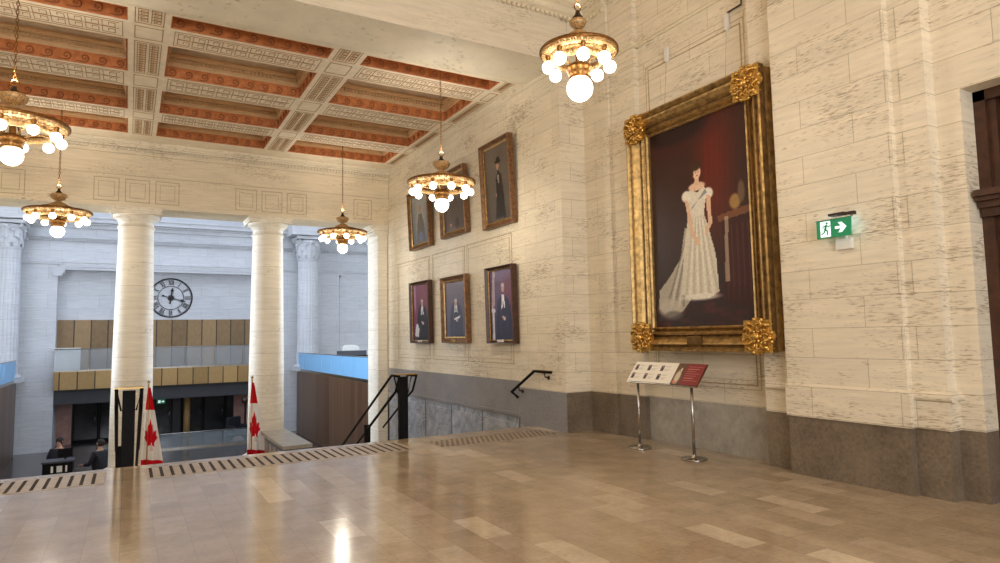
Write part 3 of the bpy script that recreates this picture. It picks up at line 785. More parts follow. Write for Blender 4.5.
def corner(sx, sz):
    c = MB(); rnd = random.Random(5)
    cx, cz = sx * (OW / 2 - .19), (.19 if sz < 0 else OH - .19)
    start = len(c.v)
    poly = []
    for i in range(40):
        a = 2 * PI * i / 40; r = .205 * (1 + .07 * math.cos(a * 8)) / max(abs(math.cos(a)), abs(math.sin(a))) ** .55
        poly.append((cx + r * math.cos(a), cz + r * math.sin(a)))
    c.prism(poly, 'y', -.19, -.245)
    for k in range(9):      # leaf scrolls
        a0 = k * 2 * PI / 9; ox, oz = cx + .13 * math.cos(a0), cz + .13 * math.sin(a0); pts = []; dr = 1 if k % 2 else -1
        for t in range(12):
            an = a0 + dr * t / 11 * 2.3 * PI; r = .062 * (1 - t / 14); pts.append((ox + r * math.cos(an), -.195 - .012 * math.sin(t), oz + r * math.sin(an)))
        pts = [(a_, b_ - .06, c_) for a_, b_, c_ in pts]
        c.tube(pts, [.022 - .0012 * t for t in range(12)], 6)
    for k in range(12):
        a0 = k * 2 * PI / 12 + .2; c.sphere((cx + .2 * math.cos(a0), -.24, cz + .2 * math.sin(a0)), .026, 8, 6)
    c.sphere((cx, -.26, cz), .05, 12, 8)
    for k in range(6): c.sphere((cx + .062 * math.cos(k * PI / 3), -.265, cz + .062 * math.sin(k * PI / 3)), .022, 8, 6)
    c.build('corner_ornament', M['gold_bright'], gp)
for sx in (-1, 1):
    for sz in (-1, 1): corner(sx, sz)
npl = MB(); npl.box(-.12, .12, -.24, -.20, .10, .20); npl.build('name_plate', M['gold_dark'], gp, bevel=.005)['label'] = 'dark brass name plate'
P = Paint(120, 200, (36, 22, 22))
P.grad((44, 30, 28), (60, 30, 22))
for k in range(7): P.poly([(.60 + k * .055, 1), (.64 + k * .055, 1), (.60 + k * .05, .52), (.57 + k * .05, .5)], (96 - k * 5, 26, 18), .45)
P.ell(.66, .72, .16, .30, (120, 34, 20), 1.2, .5)
P.ell(.3, .97, .42, .10, (62, 26, 24), .5, .7); P.ell(.28, .99, .34, .07, (30, 18, 18), .4, .8)
P.poly([(0, 0), (1, 0), (1, .17), (0, .22)], (46, 30, 30), .9)
for k in range(30): P.ell(random.random(), random.random() * .18, .06, .012, (70 + random.random() * 30, 40, 38), .5, .35)
# table with cloth on the right
P.poly([(.74, .10), (1, .08), (1, .50), (.73, .48)], (54, 22, 20)); P.poly([(.70, .48), (1, .50), (1, .535), (.69, .51)], (112, 70, 44))
for k in range(5): P.poly([(.76 + k * .05, .46), (.775 + k * .05, .46), (.77 + k * .05, .12), (.755 + k * .05, .12)], (84, 40, 30), .6)
P.ell(.86, .56, .05, .035, (150, 116, 66), .4); P.ell(.92, .60, .03, .05, (104, 80, 60), .4); P.poly([(.74, .2), (.78, .2), (.79, .5), (.76, .5)], (196, 178, 150), .6)
# train and gown
P.vs = .93
P.poly([(.36, .52), (.30, .36), (.16, .26), (.05, .20), (.04, .10), (.16, .05), (.30, .08), (.40, .14), (.5, .2), (.48, .5)], (168, 160, 144))
for k in range(5): P.poly([(.36 + .01 * k, .46), (.37 + .01 * k, .46), (.14 + k * .045, .10), (.115 + k * .045, .10)], (208, 202, 186) if k % 2 else (120, 112, 100), .7)
P.ell(.17, .10, .13, .05, (188, 180, 164), .4, .8); P.ell(.20, .06, .10, .025, (92, 84, 78), .5, .7)
P.poly([(.40, .58), (.34, .40), (.30, .17), (.42, .14), (.58, .14), (.68, .17), (.66, .36), (.60, .50), (.56, .58)], (206, 198, 178))
for k in range(9):
    x_ = .34 + k * .04; P.poly([(.44 + k * .014, .56), (.452 + k * .014, .56), (x_ + .018, .16), (x_ - .006, .16)], (232, 226, 210) if k % 2 else (176, 166, 148), .55)
P.ell(.49, .15, .19, .018, (230, 224, 208), .5, .7)
P.poly([(.40, .70), (.42, .57), (.56, .57), (.60, .69), (.57, .72), (.50, .69), (.44, .72)], (214, 206, 188))     # bodice
P.ell(.39, .685, .05, .030, (222, 214, 198), .3); P.ell(.61, .675, .05, .030, (222, 214, 198), .3)                # sleeves
P.ell(.50, .725, .085, .022, (218, 182, 152), .3); P.poly([(.475, .73), (.53, .73), (.525, .78), (.485, .78)], (212, 174, 144))
P.ell(.505, .80, .042, .036, (222, 184, 154), .2); P.ell(.495, .832, .052, .024, (62, 40, 28), .3); P.ell(.462, .81, .014, .03, (62, 40, 28), .3)
P.ell(.522, .80, .006, .003, (60, 36, 30), .6); P.ell(.497, .80, .006, .003, (60, 36, 30), .6); P.ell(.512, .781, .009, .0035, (170, 84, 76), .5)
P.poly([(.37, .67), (.41, .66), (.45, .50), (.50, .44), (.48, .42), (.42, .48)], (214, 176, 146)); P.poly([(.59, .67), (.63, .66), (.64, .52), (.58, .46), (.56, .47), (.60, .53)], (214, 176, 146))
P.poly([(.43, .60), (.45, .63), (.60, .68), (.585, .70)], (92, 88, 100), .6)
P.ell(.49, .43, .022, .014, (216, 178, 148), .4)
P.noise(.10)
P.mesh('canvas', M['paint'], gp, lambda u, v: ((u - .5) * cw, -.062, FW + v * chh))

# ---------------------------------------------------------------- six small portraits
def portrait(yc, z0, w_, h_, lab, spec):
    r = thing('framed_portrait', lab, 'painting', (XA - .015, yc, z0), (math.radians(spec.get('tilt', 1.2)), 0, -PI / 2), group='small portraits on the stair hall wall')
    fw = spec.get('fw', .12); f = MB()
    iw, ih = w_ - 2 * fw, h_ - 2 * fw; d0 = .13
    moulding(f, iw, ih, [(0, .03), (0, .07), (fw * .25, .085), (fw * .35, .07), (fw * .55, .08), (fw * .8, d0), (fw * .92, d0 + .005), (fw, d0 - .02), (fw, 0)])
    for i in range(len(f.v)): f.v[i] = (f.v[i][0], f.v[i][1], f.v[i][2] + fw)
    f.m = [1 if (k // 4) in (1, 2) else 0 for k in range(len(f.f))]
    f.build('frame', [M[spec.get('mat', 'wood_frame')], M['gold']], r)
    b = MB(); b.box(-w_ / 2 + .03, w_ / 2 - .03, -.05, 0, .03, h_ - .03); b.build('backing_board', M['wood_dark'], r)
    if spec.get('plate', 1):
        n = MB(); n.box(-.10, .10, -.125, -.09, .03, .075); n.build('name_plate', M['white'] if spec.get('plate', 1) == 2 else M['brass'], r)
    P = Paint(44, 62, spec['bg']); P.grad(spec['bg2'], spec['bg'])
    spec['draw'](P); P.noise(.14)
    P.mesh('canvas', M['paint'], r, lambda u, v: ((u - .5) * iw, -.052, fw + v * ih))
    return r
def judge(P, robe, skin=(188, 150, 132), x=.5, head=.72, red=False, flag=False):
    if red: P.ell(.75, .8, .4, .35, (132, 66, 78), .6, .8); P.ell(.1, .5, .2, .5, (140, 60, 90), .6, .6)
    P.poly([(x - .34, 0), (x + .36, 0), (x + .33, .36), (x + .24, .56), (x + .08, .64), (x - .08, .64), (x - .22, .56), (x - .32, .3)], robe)
    P.ell(x - .12, .3, .03, .25, tuple(min(255, c + 22) for c in robe), .8, .5); P.ell(x + .16, .3, .03, .25, tuple(min(255, c + 18) for c in robe), .8, .5)
    P.poly([(x - .05, .64), (x + .05, .64), (x + .085, .44), (x + .03, .46), (x, .56), (x - .03, .45), (x - .08, .44)], (226, 226, 232))
    P.ell(x, head, .065, .065, skin, .25); P.ell(x, head + .04, .07, .035, (196, 190, 186), .4, .8)
    P.ell(x - .02, head + .005, .01, .006, (70, 50, 46), .6); P.ell(x + .025, head + .005, .01, .006, (70, 50, 46), .6)
    P.ell(x + .04, .30, .05, .028, (214, 190, 182), .4); P.ell(x - .02, .32, .035, .02, (206, 180, 170), .4)
def d1(P): judge(P, (24, 24, 34), red=True, x=.55, head=.66); P.poly([(.08, .08), (.3, .05), (.36, .2), (.26, .3), (.16, .28)], (214, 214, 222)); P.ell(.12, .85, .05, .35, (180, 168, 190), .5, .6)
def d2(P): judge(P, (66, 70, 92), x=.52, head=.62); P.poly([(.42, .3), (.72, .34), (.74, .38), (.44, .34)], (220, 222, 230))
def d3(P):
    P.poly([(0, .76), (1, .76), (1, .84), (0, .84)], (92, 70, 96), .8); P.ell(.8, .6, .3, .3, (116, 58, 78), .6, .7)
    P.poly([(.04, .42), (.20, .5), (.22, 1), (.12, 1)], (196, 180, 186), .8); P.poly([(.05, 0), (.16, 0), (.15, .38), (.08, .38)], (206, 206, 220)); P.ell(.12, .42, .09, .04, (220, 220, 232), .4)
    judge(P, (44, 46, 74), x=.56, head=.74)
def e1(P): P.ell(.5, .45, .3, .5, (170, 172, 168), .7, .6); P.poly([(.25, 0), (.8, 0), (.72, .4), (.6, .62), (.4, .62), (.3, .4)], (98, 92, 84)); P.ell(.5, .72, .08, .09, (170, 128, 104), .3); P.ell(.5, .14, .14, .10, (96, 110, 140), .4)
def e2(P): P.poly([(.2, 0), (.85, 0), (.7, .5), (.55, .62), (.35, .5)], (80, 66, 58)); P.ell(.5, .7, .07, .07, (176, 136, 112), .3); P.ell(.62, .12, .1, .1, (30, 26, 26), .5); P.ell(.3, .12, .05, .03, (190, 110, 80), .5)
def e3(P):
    P.poly([(.36, .04), (.78, .02), (.74, .34), (.68, .6), (.54, .68), (.44, .58), (.42, .3)], (28, 24, 24)); P.poly([(.50, .62), (.58, .62), (.56, .5), (.52, .5)], (150, 140, 128))
    P.ell(.53, .735, .055, .055, (178, 136, 110), .3); P.ell(.55, .79, .12, .025, (24, 20, 20), .4); P.ell(.56, .82, .07, .035, (24, 20, 20), .4); P.poly([(.40, .12), (.42, .12), (.42, .38), (.405, .38)], (150, 120, 80)); P.ell(.42, .35, .025, .02, (176, 136, 112), .4)
portrait(14.62, 1.44, 1.16, 1.49, 'lower row portrait furthest from the camera, black robed figure before red', dict(bg=(116, 74, 100), bg2=(56, 40, 60), draw=d1, fw=.075, plate=2, mat='wood_dark', tilt=1))
portrait(12.72, 1.45, 1.22, 1.45, 'lower row middle portrait, figure in blue grey robe on a grey ground', dict(bg=(118, 108, 122), bg2=(88, 88, 112), draw=d2, fw=.135))
portrait(10.70, 1.44, 1.02, 1.47, 'lower row portrait nearest the granite corner, dark blue robe with long white tabs', dict(bg=(108, 88, 122), bg2=(60, 56, 84), draw=d3, fw=.075, plate=2, mat='wood_dark'))
portrait(14.60, 3.74, 1.24, 1.44, 'upper row portrait on the far left beside the pilaster, pale figure on blue grey', dict(bg=(150, 152, 150), bg2=(88, 96, 104), draw=e1, fw=.13, plate=0, tilt=2.5))
portrait(12.70, 3.78, 1.24, 1.46, 'upper row middle portrait, dark brown picture half hidden by the chandelier', dict(bg=(112, 96, 86), bg2=(70, 60, 58), draw=e2, fw=.12, plate=0, tilt=2.5))
portrait(10.74, 3.68, 1.14, 1.68, 'largest upper row portrait, standing figure in black hat and long black robe', dict(bg=(112, 102, 92), bg2=(74, 66, 60), draw=e3, fw=.12, plate=0, tilt=2.5))

# picture hangers above the large painting
for y_, lab in ((6.86, 'small white wall hook with wire, left one above the large gilt painting'), (5.74, 'small white wall hook with wire, right one above the large gilt painting')):
    hk = thing('picture_hook', lab, 'hook', (6.85, y_, 5.62), (0, 0, 0), 'hooks above the large painting')
    p = MB(); p.prism([(-.035, .0), (0, -.04), (.035, 0), (.035, .19), (-.035, .19)], 'x', -.035, 0); p.build('hook_plate', M['white'], hk)
    p = MB(); p.tube([(-.03, 0, .0), (-.12, 0, -.95)], .003, 4); p.build('wire', M['wire'], hk)
cv = MB(); cv.tube([(6.835, 5.72, 5.83), (6.835, 5.5, 5.84), (6.835, 5.49, 5.95)], .012, 6); tag(cv.build('cable_clip', M['bronze_dark']), 'short dark cable stub on the wall above the right picture hook', 'cable')

# ---------------------------------------------------------------- information stand
isd = thing('information_stand', 'low tilted information panel, white and red, on two steel posts before the painting', 'information stand', (6.2, 6.5, 0))
def ipan(name, y0, y1, P, lab):
    def fn(u, v): return (-.10 + .20 * v - .004, (y1 - y0) * (1 - u) + y0, .925 + .257 * v + .005)
    o = P.mesh(name, M['print'], isd, fn); o['label'] = lab
P = Paint(110, 50, (236, 230, 216))
for i in range(3):
    for j in range(2):
        cx, cy = .08 + i * .30, .30 + j * .42
        P.poly([(cx - .03, cy - .14), (cx + .04, cy - .14), (cx + .04, cy + .14), (cx - .03, cy + .14)], (112, 92, 92) if (i + j) % 2 else (84, 70, 78)); P.ell(cx + .005, cy - .03, .02, .09, (40, 34, 44), .4); P.ell(cx + .005, cy + .08, .012, .03, (200, 160, 140), .5)
        for k in range(6): P.poly([(cx + .06, cy + .12 - k * .045), (cx + .19 - .02 * (k % 3), cy + .12 - k * .045), (cx + .19 - .02 * (k % 3), cy + .105 - k * .045), (cx + .06, cy + .105 - k * .045)], (190, 180, 168), .8)
ipan('white_panel', 6.31 - 6.5, 7.14 - 6.5, P, 'white printed panel with six small pictures')
P = Paint(70, 50, (126, 34, 34)); P.poly([(0, 0), (.34, 0), (.34, 1), (0, 1)], (92, 62, 44)); P.ell(.16, .35, .10, .32, (206, 190, 164), .5); P.ell(.2, .7, .03, .09, (222, 200, 172), .4); P.ell(.1, .12, .06, .06, (214, 120, 84), .5)
for k in range(7): P.poly([(.40, .86 - k * .105), (.9 - .08 * (k % 3), .86 - k * .105), (.9 - .08 * (k % 3), .835 - k * .105), (.40, .835 - k * .105)], (206, 140, 130), .75)
ipan('red_panel', 5.84 - 6.5, 6.31 - 6.5, P, 'dark red printed panel')
b = MB(); b.prism([(-.105, .915), (.105, 1.185), (.115, 1.172), (-.095, .902)], 'y', 5.84 - 6.5, 7.14 - 6.5); b.build('panel_tray', M['steel'], isd)
for y_ in (.53, -.47):
    q = MB(); q.tube([(0, y_, .02), (0, y_, 1.03)], .019, 14); q.build('post', M['steel'], isd)
    q = MB(); q.lathe([(.001, 0), (.155, 0), (.16, .006), (.16, .014), (.15, .022), (.03, .03), (.028, .06), (.019, .065)], 36, (0, y_, 0)); q.build('base', M['steel'], isd)

# ---------------------------------------------------------------- exit sign
ex = thing('exit_sign', 'lit green running-man exit sign with right arrow on the stone wall', 'sign', (6.52, 4.14, 2.56), (0, 0, -PI / 2))
g_ = MB(); g_.box(-.19, .19, -.115, -.095, .0, .19); g_.build('sign_panel', M['sign_green'], ex)
P_ = MB(); y_ = -.1165
P_.box(-.145, -.03, y_, y_ + .002, .012, .178)
P_.build('pictogram_field', M['sign_white'], ex)
P_ = MB()
# arrow
ar = [(0.02, .082), (.085, .082), (.055, .042), (.095, .042), (.145, .095), (.095, .148), (.055, .148), (.085, .108), (.02, .108)]
P_.prism(ar, 'y', y_ - .001, y_ + .002)
P_.build('arrow', M['sign_white'], ex)
P_ = MB()   # running figure
def limb(p, q, w_):
    (x0, z0), (x1, z1) = p, q; d = math.hypot(x1 - x0, z1 - z0); nx, nz = -(z1 - z0) / d * w_ / 2, (x1 - x0) / d * w_ / 2
    P_.prism([(x0 + nx, z0 + nz), (x0 - nx, z0 - nz), (x1 - nx, z1 - nz), (x1 + nx, z1 + nz)], 'y', y_ - .003, y_ - .001)
P_.lathe([(.001, -.001), (.013, -.001), (.013, .001), (.001, .001)], 14, (0, 0, 0)); s_ = 0
P_.xf(0, Matrix.Translation((-.068, y_ - .002, .155)) @ Matrix.Rotation(PI / 2, 4, 'X'))
limb((-.075, .138), (-.09, .088), .024); limb((-.09, .092), (-.06, .068), .016); limb((-.06, .068), (-.07, .03), .014)
limb((-.09, .088), (-.105, .055), .016); limb((-.105, .055), (-.135, .045), .013); limb((-.075, .135), (-.045, .115), .011); limb((-.045, .115), (-.032, .13), .010)
limb((-.078, .135), (-.112, .122), .011); limb((-.112, .122), (-.115, .098), .010)
P_.build('running_figure', M['sign_green'], ex)
P_ = MB(); P_.box(-.2, .2, -.13, -.08, .19, .205); P_.build('sign_rail', M['steel'], ex)
P_ = MB(); P_.box(-.05, .12, -.12, -.0, .225, .25); P_.box(.14, .24, -.13, -.085, .205, .24); P_.box(.06, .22, -.12, -.10, .215, .225); P_.build('bracket', M['bronze_dark'], ex)
P_ = MB(); P_.box(-.03, .14, -.045, 0, -.13, -.02); P_.box(.06, .08, -.02, 0, -.02, .22); P_.build('junction_box', M['white'], ex)
P_ = MB(); P_.box(-.17, .17, -.085, -.08, .17, .185); P_.build('light_strip', M['sign_led'], ex)
pt = bpy.data.lights.new('sign_glow', 'POINT'); pt.energy = .07; pt.color = (.65, .9, 1); pt.shadow_soft_size = .03
po = bpy.data.objects.new('sign_glow', pt); po.location = (6.44, 3.92, 2.62); COL.objects.link(po)

# ---------------------------------------------------------------- rails
SL = -.16 / .30
def rail_pts(x, z_top, y_flat, y_bend, y_end):
    return [(x, y_flat, z_top), (x, y_bend, z_top), (x, y_end, z_top + SL * (y_end - y_bend))]
def newel(x0, label):
    r = thing('stair_rail', label, 'handrail', (x0, 9.98, -.16), group='freestanding stair rails')
    zt = 1.14; n = MB(); n.box(-.075, .075, -.035, .035, 0, 1.12); n.build('newel_post', M['black'], r, bevel=.004)
    for s_ in (-1, 1):
        xs = s_ * .145
        t = MB(); t.tube(rail_pts(xs, zt, -.22, .12, 3.2), .021, 10); t.build('upper_rail', M['black'], r)
        t = MB(); t.tube([(xs, -.22, zt), (xs, -.05, zt - .25), (xs, .12, zt - .33), (xs, 1.35, zt - .33 + SL * 1.23)], .017, 10); t.build('lower_rail', M['black'], r)
        b_ = MB(); b_.tube([(0, 0, .90), (xs * .6, 0, .86), (xs, 0, zt - .02)], .012, 8); b_.build('bracket', M['black'], r)
    t = MB(); t.box(-.16, .16, -.25, .02, zt + .018, zt + .03); t.build('brass_cap', M['brass'], r)
    n = MB(); n.box(-.15, -.05, 1.47, 1.54, -.80, .20); n.build('lower_post', M['black'], r, bevel=.004)
    return r
newel(.025, 'black metal stair rail before the first round column, seen nearly end on')
newel(3.86, 'black metal stair rail with brass cap, sloping down left of the grey granite dado')
wr = thing('wall_handrail', 'short black handrail with brass top fixed to the granite corner wall', 'handrail', (XA, 9.08, 0))
t = MB(); t.tube([(-.09, 0, .965), (-.09, .52, .965), (-.09, 1.30, .56), (-.03, 1.18, .46)], .026, 10); t.build('rail', M['black'], wr)
for y_, z_ in ((.2, .96), (1.05, .68)):
    t = MB(); t.tube([(-.09, y_, z_ - .02), (-.08, y_, z_ - .08), (0, y_, z_ - .10)], .012, 8); t.lathe([(.001, 0), (.035, 0), (.035, .012), (.001, .012)], 16, (0, 0, 0))
    k = len(t.v) - 4 * 16; t.xf(k, Matrix.Translation((-.002, y_, z_ - .10)) @ Matrix.Rotation(-PI / 2, 4, 'Y')); t.build('bracket', M['bronze_dark'], wr)
t = MB(); t.box(-.115, -.065, -.02, .5, .985, .992); t.build('brass_strip', M['brass'], wr)

# ---------------------------------------------------------------- floor grilles
def grille(label, x0, x1, y0, y1, pitch, diag=False):
    g_ = thing('floor_grille', label, 'floor grille', (x0, y0, 0), group='floor grilles at the head of the stairs')
    w_ = x1 - x0; d_ = y1 - y0
    p = MB(); p.box(0, w_, 0, d_, 0.0005, .003); p.build('plate', M['grille'], g_)
    s_ = MB(); n = int(w_ / pitch)
    if not diag:
        for i in range(n):
            x_ = (i + .5) * pitch; s_.box(x_ - .018, x_ + .018, .05, d_ - .05, .001, .0045)
    else:
        rows = 6; rh = d_ / rows
        for j in range(rows):
            for i in range(n):
                x_ = (i + .5 + (.5 if j % 2 else 0)) * pitch; y_ = (j + .5) * rh
                s_.add([(x_ - .028, y_, .0045), (x_, y_ - rh * .42, .0045), (x_ + .028, y_, .0045), (x_, y_ + rh * .42, .0045)], [(0, 1, 2, 3)])
    s_.build('slots', M['slot'], g_)
grille('slotted floor grille at the far left of the stair head', -2.9, -.2, 8.8, 9.58, .115)
grille('long slotted floor grille between the two black stair rails', .22, 3.6, 8.8, 9.58, .115)
grille('fine diamond pattern floor grille beside the granite corner', 3.95, 6.0, 8.72, 9.3, .085, True)

# ---------------------------------------------------------------- marble cabinet at the foot of the stairs
mc = thing('marble_pedestal', 'low grey marble pedestal with overhanging slab, in front of the second column', 'pedestal', (3.1, 14.1, -1.6))
t = MB(); t.box(-.2, .24, .05, 2.5, 0, .92); t.build('body', M['marble_dark'], mc)
t = MB(); t.box(-.28, .32, -.03, 2.6, .92, 1.0); t.build('slab', M['granite_light'], mc, bevel=.01)
t = MB()
for i in range(5):
    for (a, b_) in (((.15 + i * .48), .3), ):
        t.box(-.215, -.2, a, a + .34, .2, .8)
t.build('side_panel', M['granite_light'], mc)

# ---------------------------------------------------------------- flags
def flag(x_, y_, label, yaw):
    r = thing('flag', label, 'flag', (x_, y_, -1.6), (0, 0, yaw), group='flags beside the round columns')
    t = MB(); t.tube([(0, 0, .05), (0, 0, 2.25)], .018, 10); t.build('pole', M['brass'], r)
    t = MB(); t.lathe([(.001, 0), (.2, 0), (.2, .03), (.05, .06), (.03, .12), (.001, .12)], 24); t.build('stand', M['brass'], r)
    t = MB()
    leafp = []
    for i in range(5):
        for rr, da in ((.05, 0), (.02, PI / 5)):
            a = PI / 2 + i * 2 * PI / 5 + da; leafp.append((rr * math.cos(a), 2.29 + rr * math.sin(a)))
    t.prism(leafp, 'y', -.008, .008); t.build('finial', M['brass'], r)
    P = Paint(60, 110, (240, 238, 236))
    red = (206, 24, 42)
    P.poly([(0, .76), (1, .76), (1, 1), (0, 1)], red); P.poly([(0, 0), (1, 0), (1, .24), (0, .24)], red)
    half = [(0, .40), (.02, .40), (.02, .30), (.04, .30), (.035, .365), (.20, .345), (.17, .385), (.40, .47), (.34, .49), (.38, .56), (.26, .545), (.24, .57), (.13, .51), (.18, .65), (.10, .62), (0, .72)]
    # maple leaf drawn sideways along the hanging length
    pts = [(.5 + x2 * 1.05, y2 * .8 + .10) for x2, y2 in half] + [(.5 - x2 * 1.05, y2 * .8 + .10) for x2, y2 in half[::-1]]
    P.poly(pts, red)
    def fn(u, v):
        s_ = 1 - v; wd = .04 + .40 * s_ ** .9; x2 = (u - .35) * wd * 1.25
        return (x2 + .03 * s_ * s_, -.03 - .045 * math.sin(u * 13 + s_ * 1.4) * (.3 + s_) - .03 * s_, .12 + 2.05 * v - .10 * u * s_)
    P.mesh('cloth', M['cloth'], r, fn)
flag(.42, 18.75 - 2.0, 'red and white maple leaf flag on a pole beside the first column', .2)
flag(2.62, 18.75 - 2.0, 'red and white maple leaf flag on a pole left of the second column', .2)

# ---------------------------------------------------------------- clock
ck = thing('wall_clock', 'large dark skeleton wall clock with roman numerals above the wood panelling', 'clock', (1.63, 33.08, 3.56))
R_ = .90; t = MB()
for rr, th_ in ((R_, .045), (R_ * .60, .022), (R_ * .93, .012)):
    t.lathe([(rr, -.02), (rr, .02), (rr - th_, .02), (rr - th_, -.02), (rr, -.02)], 72)
t.xf(0, Matrix.Rotation(PI / 2, 4, 'X')); t.build('rings', M['clock'], ck)
def bar(mb, x0, z0, x1, z1, w_):
    d = math.hypot(x1 - x0, z1 - z0); nx, nz = -(z1 - z0) / d * w_ / 2, (x1 - x0) / d * w_ / 2
    mb.prism([(x0 + nx, z0 + nz), (x0 - nx, z0 - nz), (x1 - nx, z1 - nz), (x1 + nx, z1 + nz)], 'y', -.015, .015)
nums = ['XII', 'I', 'II', 'III', 'IIII', 'V', 'VI', 'VII', 'VIII', 'IX', 'X', 'XI']
for i, s_ in enumerate(nums):
    t = MB(); wds = {'I': .055, 'V': .10, 'X': .12}; tot = sum(wds[c_] for c_ in s_); x_ = -tot / 2; h_ = .115
    for c_ in s_:
        w_ = wds[c_]; cx = x_ + w_ / 2
        if c_ == 'I': bar(t, cx, -h_, cx, h_, .024)
        elif c_ == 'V': bar(t, cx - w_ * .38, h_, cx, -h_, .026); bar(t, cx + w_ * .38, h_, cx, -h_, .014)
        else: bar(t, cx - w_ * .4, h_, cx + w_ * .4, -h_, .026); bar(t, cx + w_ * .4, h_, cx - w_ * .4, -h_, .014)
        x_ += w_
    a = -2 * PI * i / 12
    t.xf(0, Matrix.Rotation(-a, 4, 'Y') @ Matrix.Translation((0, 0, R_ * .765)))
    t.build('numeral', M['clock'], ck)
for nm, a, L, w_ in (('hour_hand', math.radians(8), .45, .05), ('minute_hand', math.radians(106), .62, .03)):
    t = MB(); bar(t, 0, -L * .6, 0, L, w_)
    t.prism([(-.07, L * .72), (0, L * .62), (.07, L * .72), (0, L * 1.02)], 'y', -.018, .012); t.prism([(-.045, -L * .6), (.045, -L * .6), (.03, -L * .45), (-.03, -L * .45)], 'y', -.018, .012)
    t.xf(0, Matrix.Translation((0, -.03, 0)) @ Matrix.Rotation(a, 4, 'Y')); t.build(nm, M['clock'], ck)
t = MB(); t.lathe([(.001, -.05), (.12, -.05), (.13, 0), (.001, 0)], 24); t.xf(0, Matrix.Rotation(-PI / 2, 4, 'X')); t.build('hub', M['clock'], ck)

# ---------------------------------------------------------------- glass balustrades
def balustrade(name, label, p0, p1, z0, h_, mat, n, group=None):
    r = thing(name, label, 'balustrade', (p0[0], p0[1], z0), group=group)
    dx, dy = p1[0] - p0[0], p1[1] - p0[1]
    for i in range(n):
        a, b_ = i / n + .002, (i + 1) / n - .002; t = MB()
        if abs(dx) > abs(dy): t.box(dx * a, dx * b_, -.01, .01, 0, h_)
        else: t.box(-.01, .01, dy * a, dy * b_, 0, h_)
        t.build('glass_pane', mat, r)
    t = MB(); t.tube([(0, 0, h_), (dx, dy, h_)], .022, 8); t.build('top_rail', M['steel'], r)
    t = MB(); 
    if abs(dx) > abs(dy): t.box(0, dx, -.03, .03, -.04, .06)
    else: t.box(-.03, .03, 0, dy, -.04, .06)
    t.build('bottom_channel', M['steel'], r)
balustrade('glass_balustrade', 'clear glass balustrade along the balcony below the clock', (XL, YF - .22), (XR, YF - .22), .42, .92, M['clear_glass'], 7, )
balustrade('glass_balustrade', 'bright blue glass balustrade on the bronze wall at the right', (7.0, 18.3), (7.0, 31.8), .14, .80, M['blue_glass'], 9, 'blue glass balustrades')
balustrade('glass_balustrade', 'pale blue glass balustrade above the dark wall at the left edge', (mx(7.0), 18.3), (mx(7.0), 31.8), .14, .80, M['blue_glass'], 9, 'blue glass balustrades')
balustrade('hall_railing', 'low glass railing with thin metal top rail across the hall floor', (-.4, 30.2), (4.9, 30.2), -2.8, .62, M['clear_glass'], 4)
wp = MB(); wp.box(XL, XL + .9, YF - .14, YF - .12, .46, 1.40); tag(wp.build('white_screen', M['white']), 'pale rectangular screen standing behind the left end of the balcony glass', 'screen')

# access door in the bronze wall, equipment on the mezzanine
am = MB(); am.box(6.97, 7.0, 19.6, 21.2, -2.8, -1.05); tag(am.build('wall_hatch', M['wood_panel']), 'lighter brown access panel set low in the bronze slatted wall', 'panel')
dk = thing('console_desk', 'dark console desk with a rounded white monitor behind the right blue glass', 'desk', (8.4, 28.0, .1))
t = MB(); t.box(-.7, .7, -.3, .3, .68, .74); t.build('desk_top', M['black'], dk)
t = MB(); t.box(-.65, .65, -.28, -.25, .1, .95); t.build('front_panel', M['dark_panel'], dk)
for sx in (-1, 1):
    t = MB(); t.box(sx * .64 - .03, sx * .64 + .03, -.26, .26, 0, .68); t.build('leg', M['black'], dk)
t = MB(); t.prism([(-.35, .95), (.4, .95), (.36, 1.12), (.2, 1.2), (-.2, 1.2), (-.33, 1.1)], 'y', -.1, .05); t.build('monitor_cover', M['white'], dk)
for i, x_ in enumerate((6.4, 7.3)):
    pass
# sofa/chairs further along
ch_ = thing('mezzanine_chair', 'small dark chair right of the console behind the blue glass', 'chair', (9.9, 28.0, .1))
t = MB(); t.box(-.25, .25, -.25, .25, .42, .48); t.build('seat', M['black'], ch_)
t = MB(); t.box(-.25, .25, .22, .27, .48, 1.0); t.build('backrest', M['dark_panel'], ch_)
for sx in (-1, 1):
    for sy in (-1, 1): t = MB(); t.box(sx * .22 - .02, sx * .22 + .02, sy * .22 - .02, sy * .22 + .02, 0, .42); t.build('leg', M['black'], ch_)

# ---------------------------------------------------------------- hall desk, people and small things below
hd = thing('reception_desk', 'black reception desk with small white signs, beyond the left column', 'desk', (-1.50, 20.9, -2.8))
t = MB(); t.box(-.35, .3, -.2, .3, 0, 1.30); t.build('body', M['black'], hd); t = MB(); t.box(-.38, .33, -.24, .33, 1.30, 1.34); t.build('desk_top', M['dark_panel'], hd)
for x_, w_, z_ in ((.02, .12, 1.06), (-.14, .05, 1.06), (.17, .04, 1.06)):
    t = MB(); t.box(x_ - w_ / 2, x_ + w_ / 2, -.215, -.2, z_, z_ + .16); t.build('white_notice', M['white'], hd)
mon = thing('computer_monitor', 'dark monitor standing on the black reception desk', 'monitor', (-1.38, 21.0, -1.46))
t = MB(); t.box(-.16, .16, -.015, .015, .06, .28); t.build('screen', M['black'], mon); t = MB(); t.box(-.02, .02, -.01, .02, 0, .1); t.build('stand', M['black'], mon)

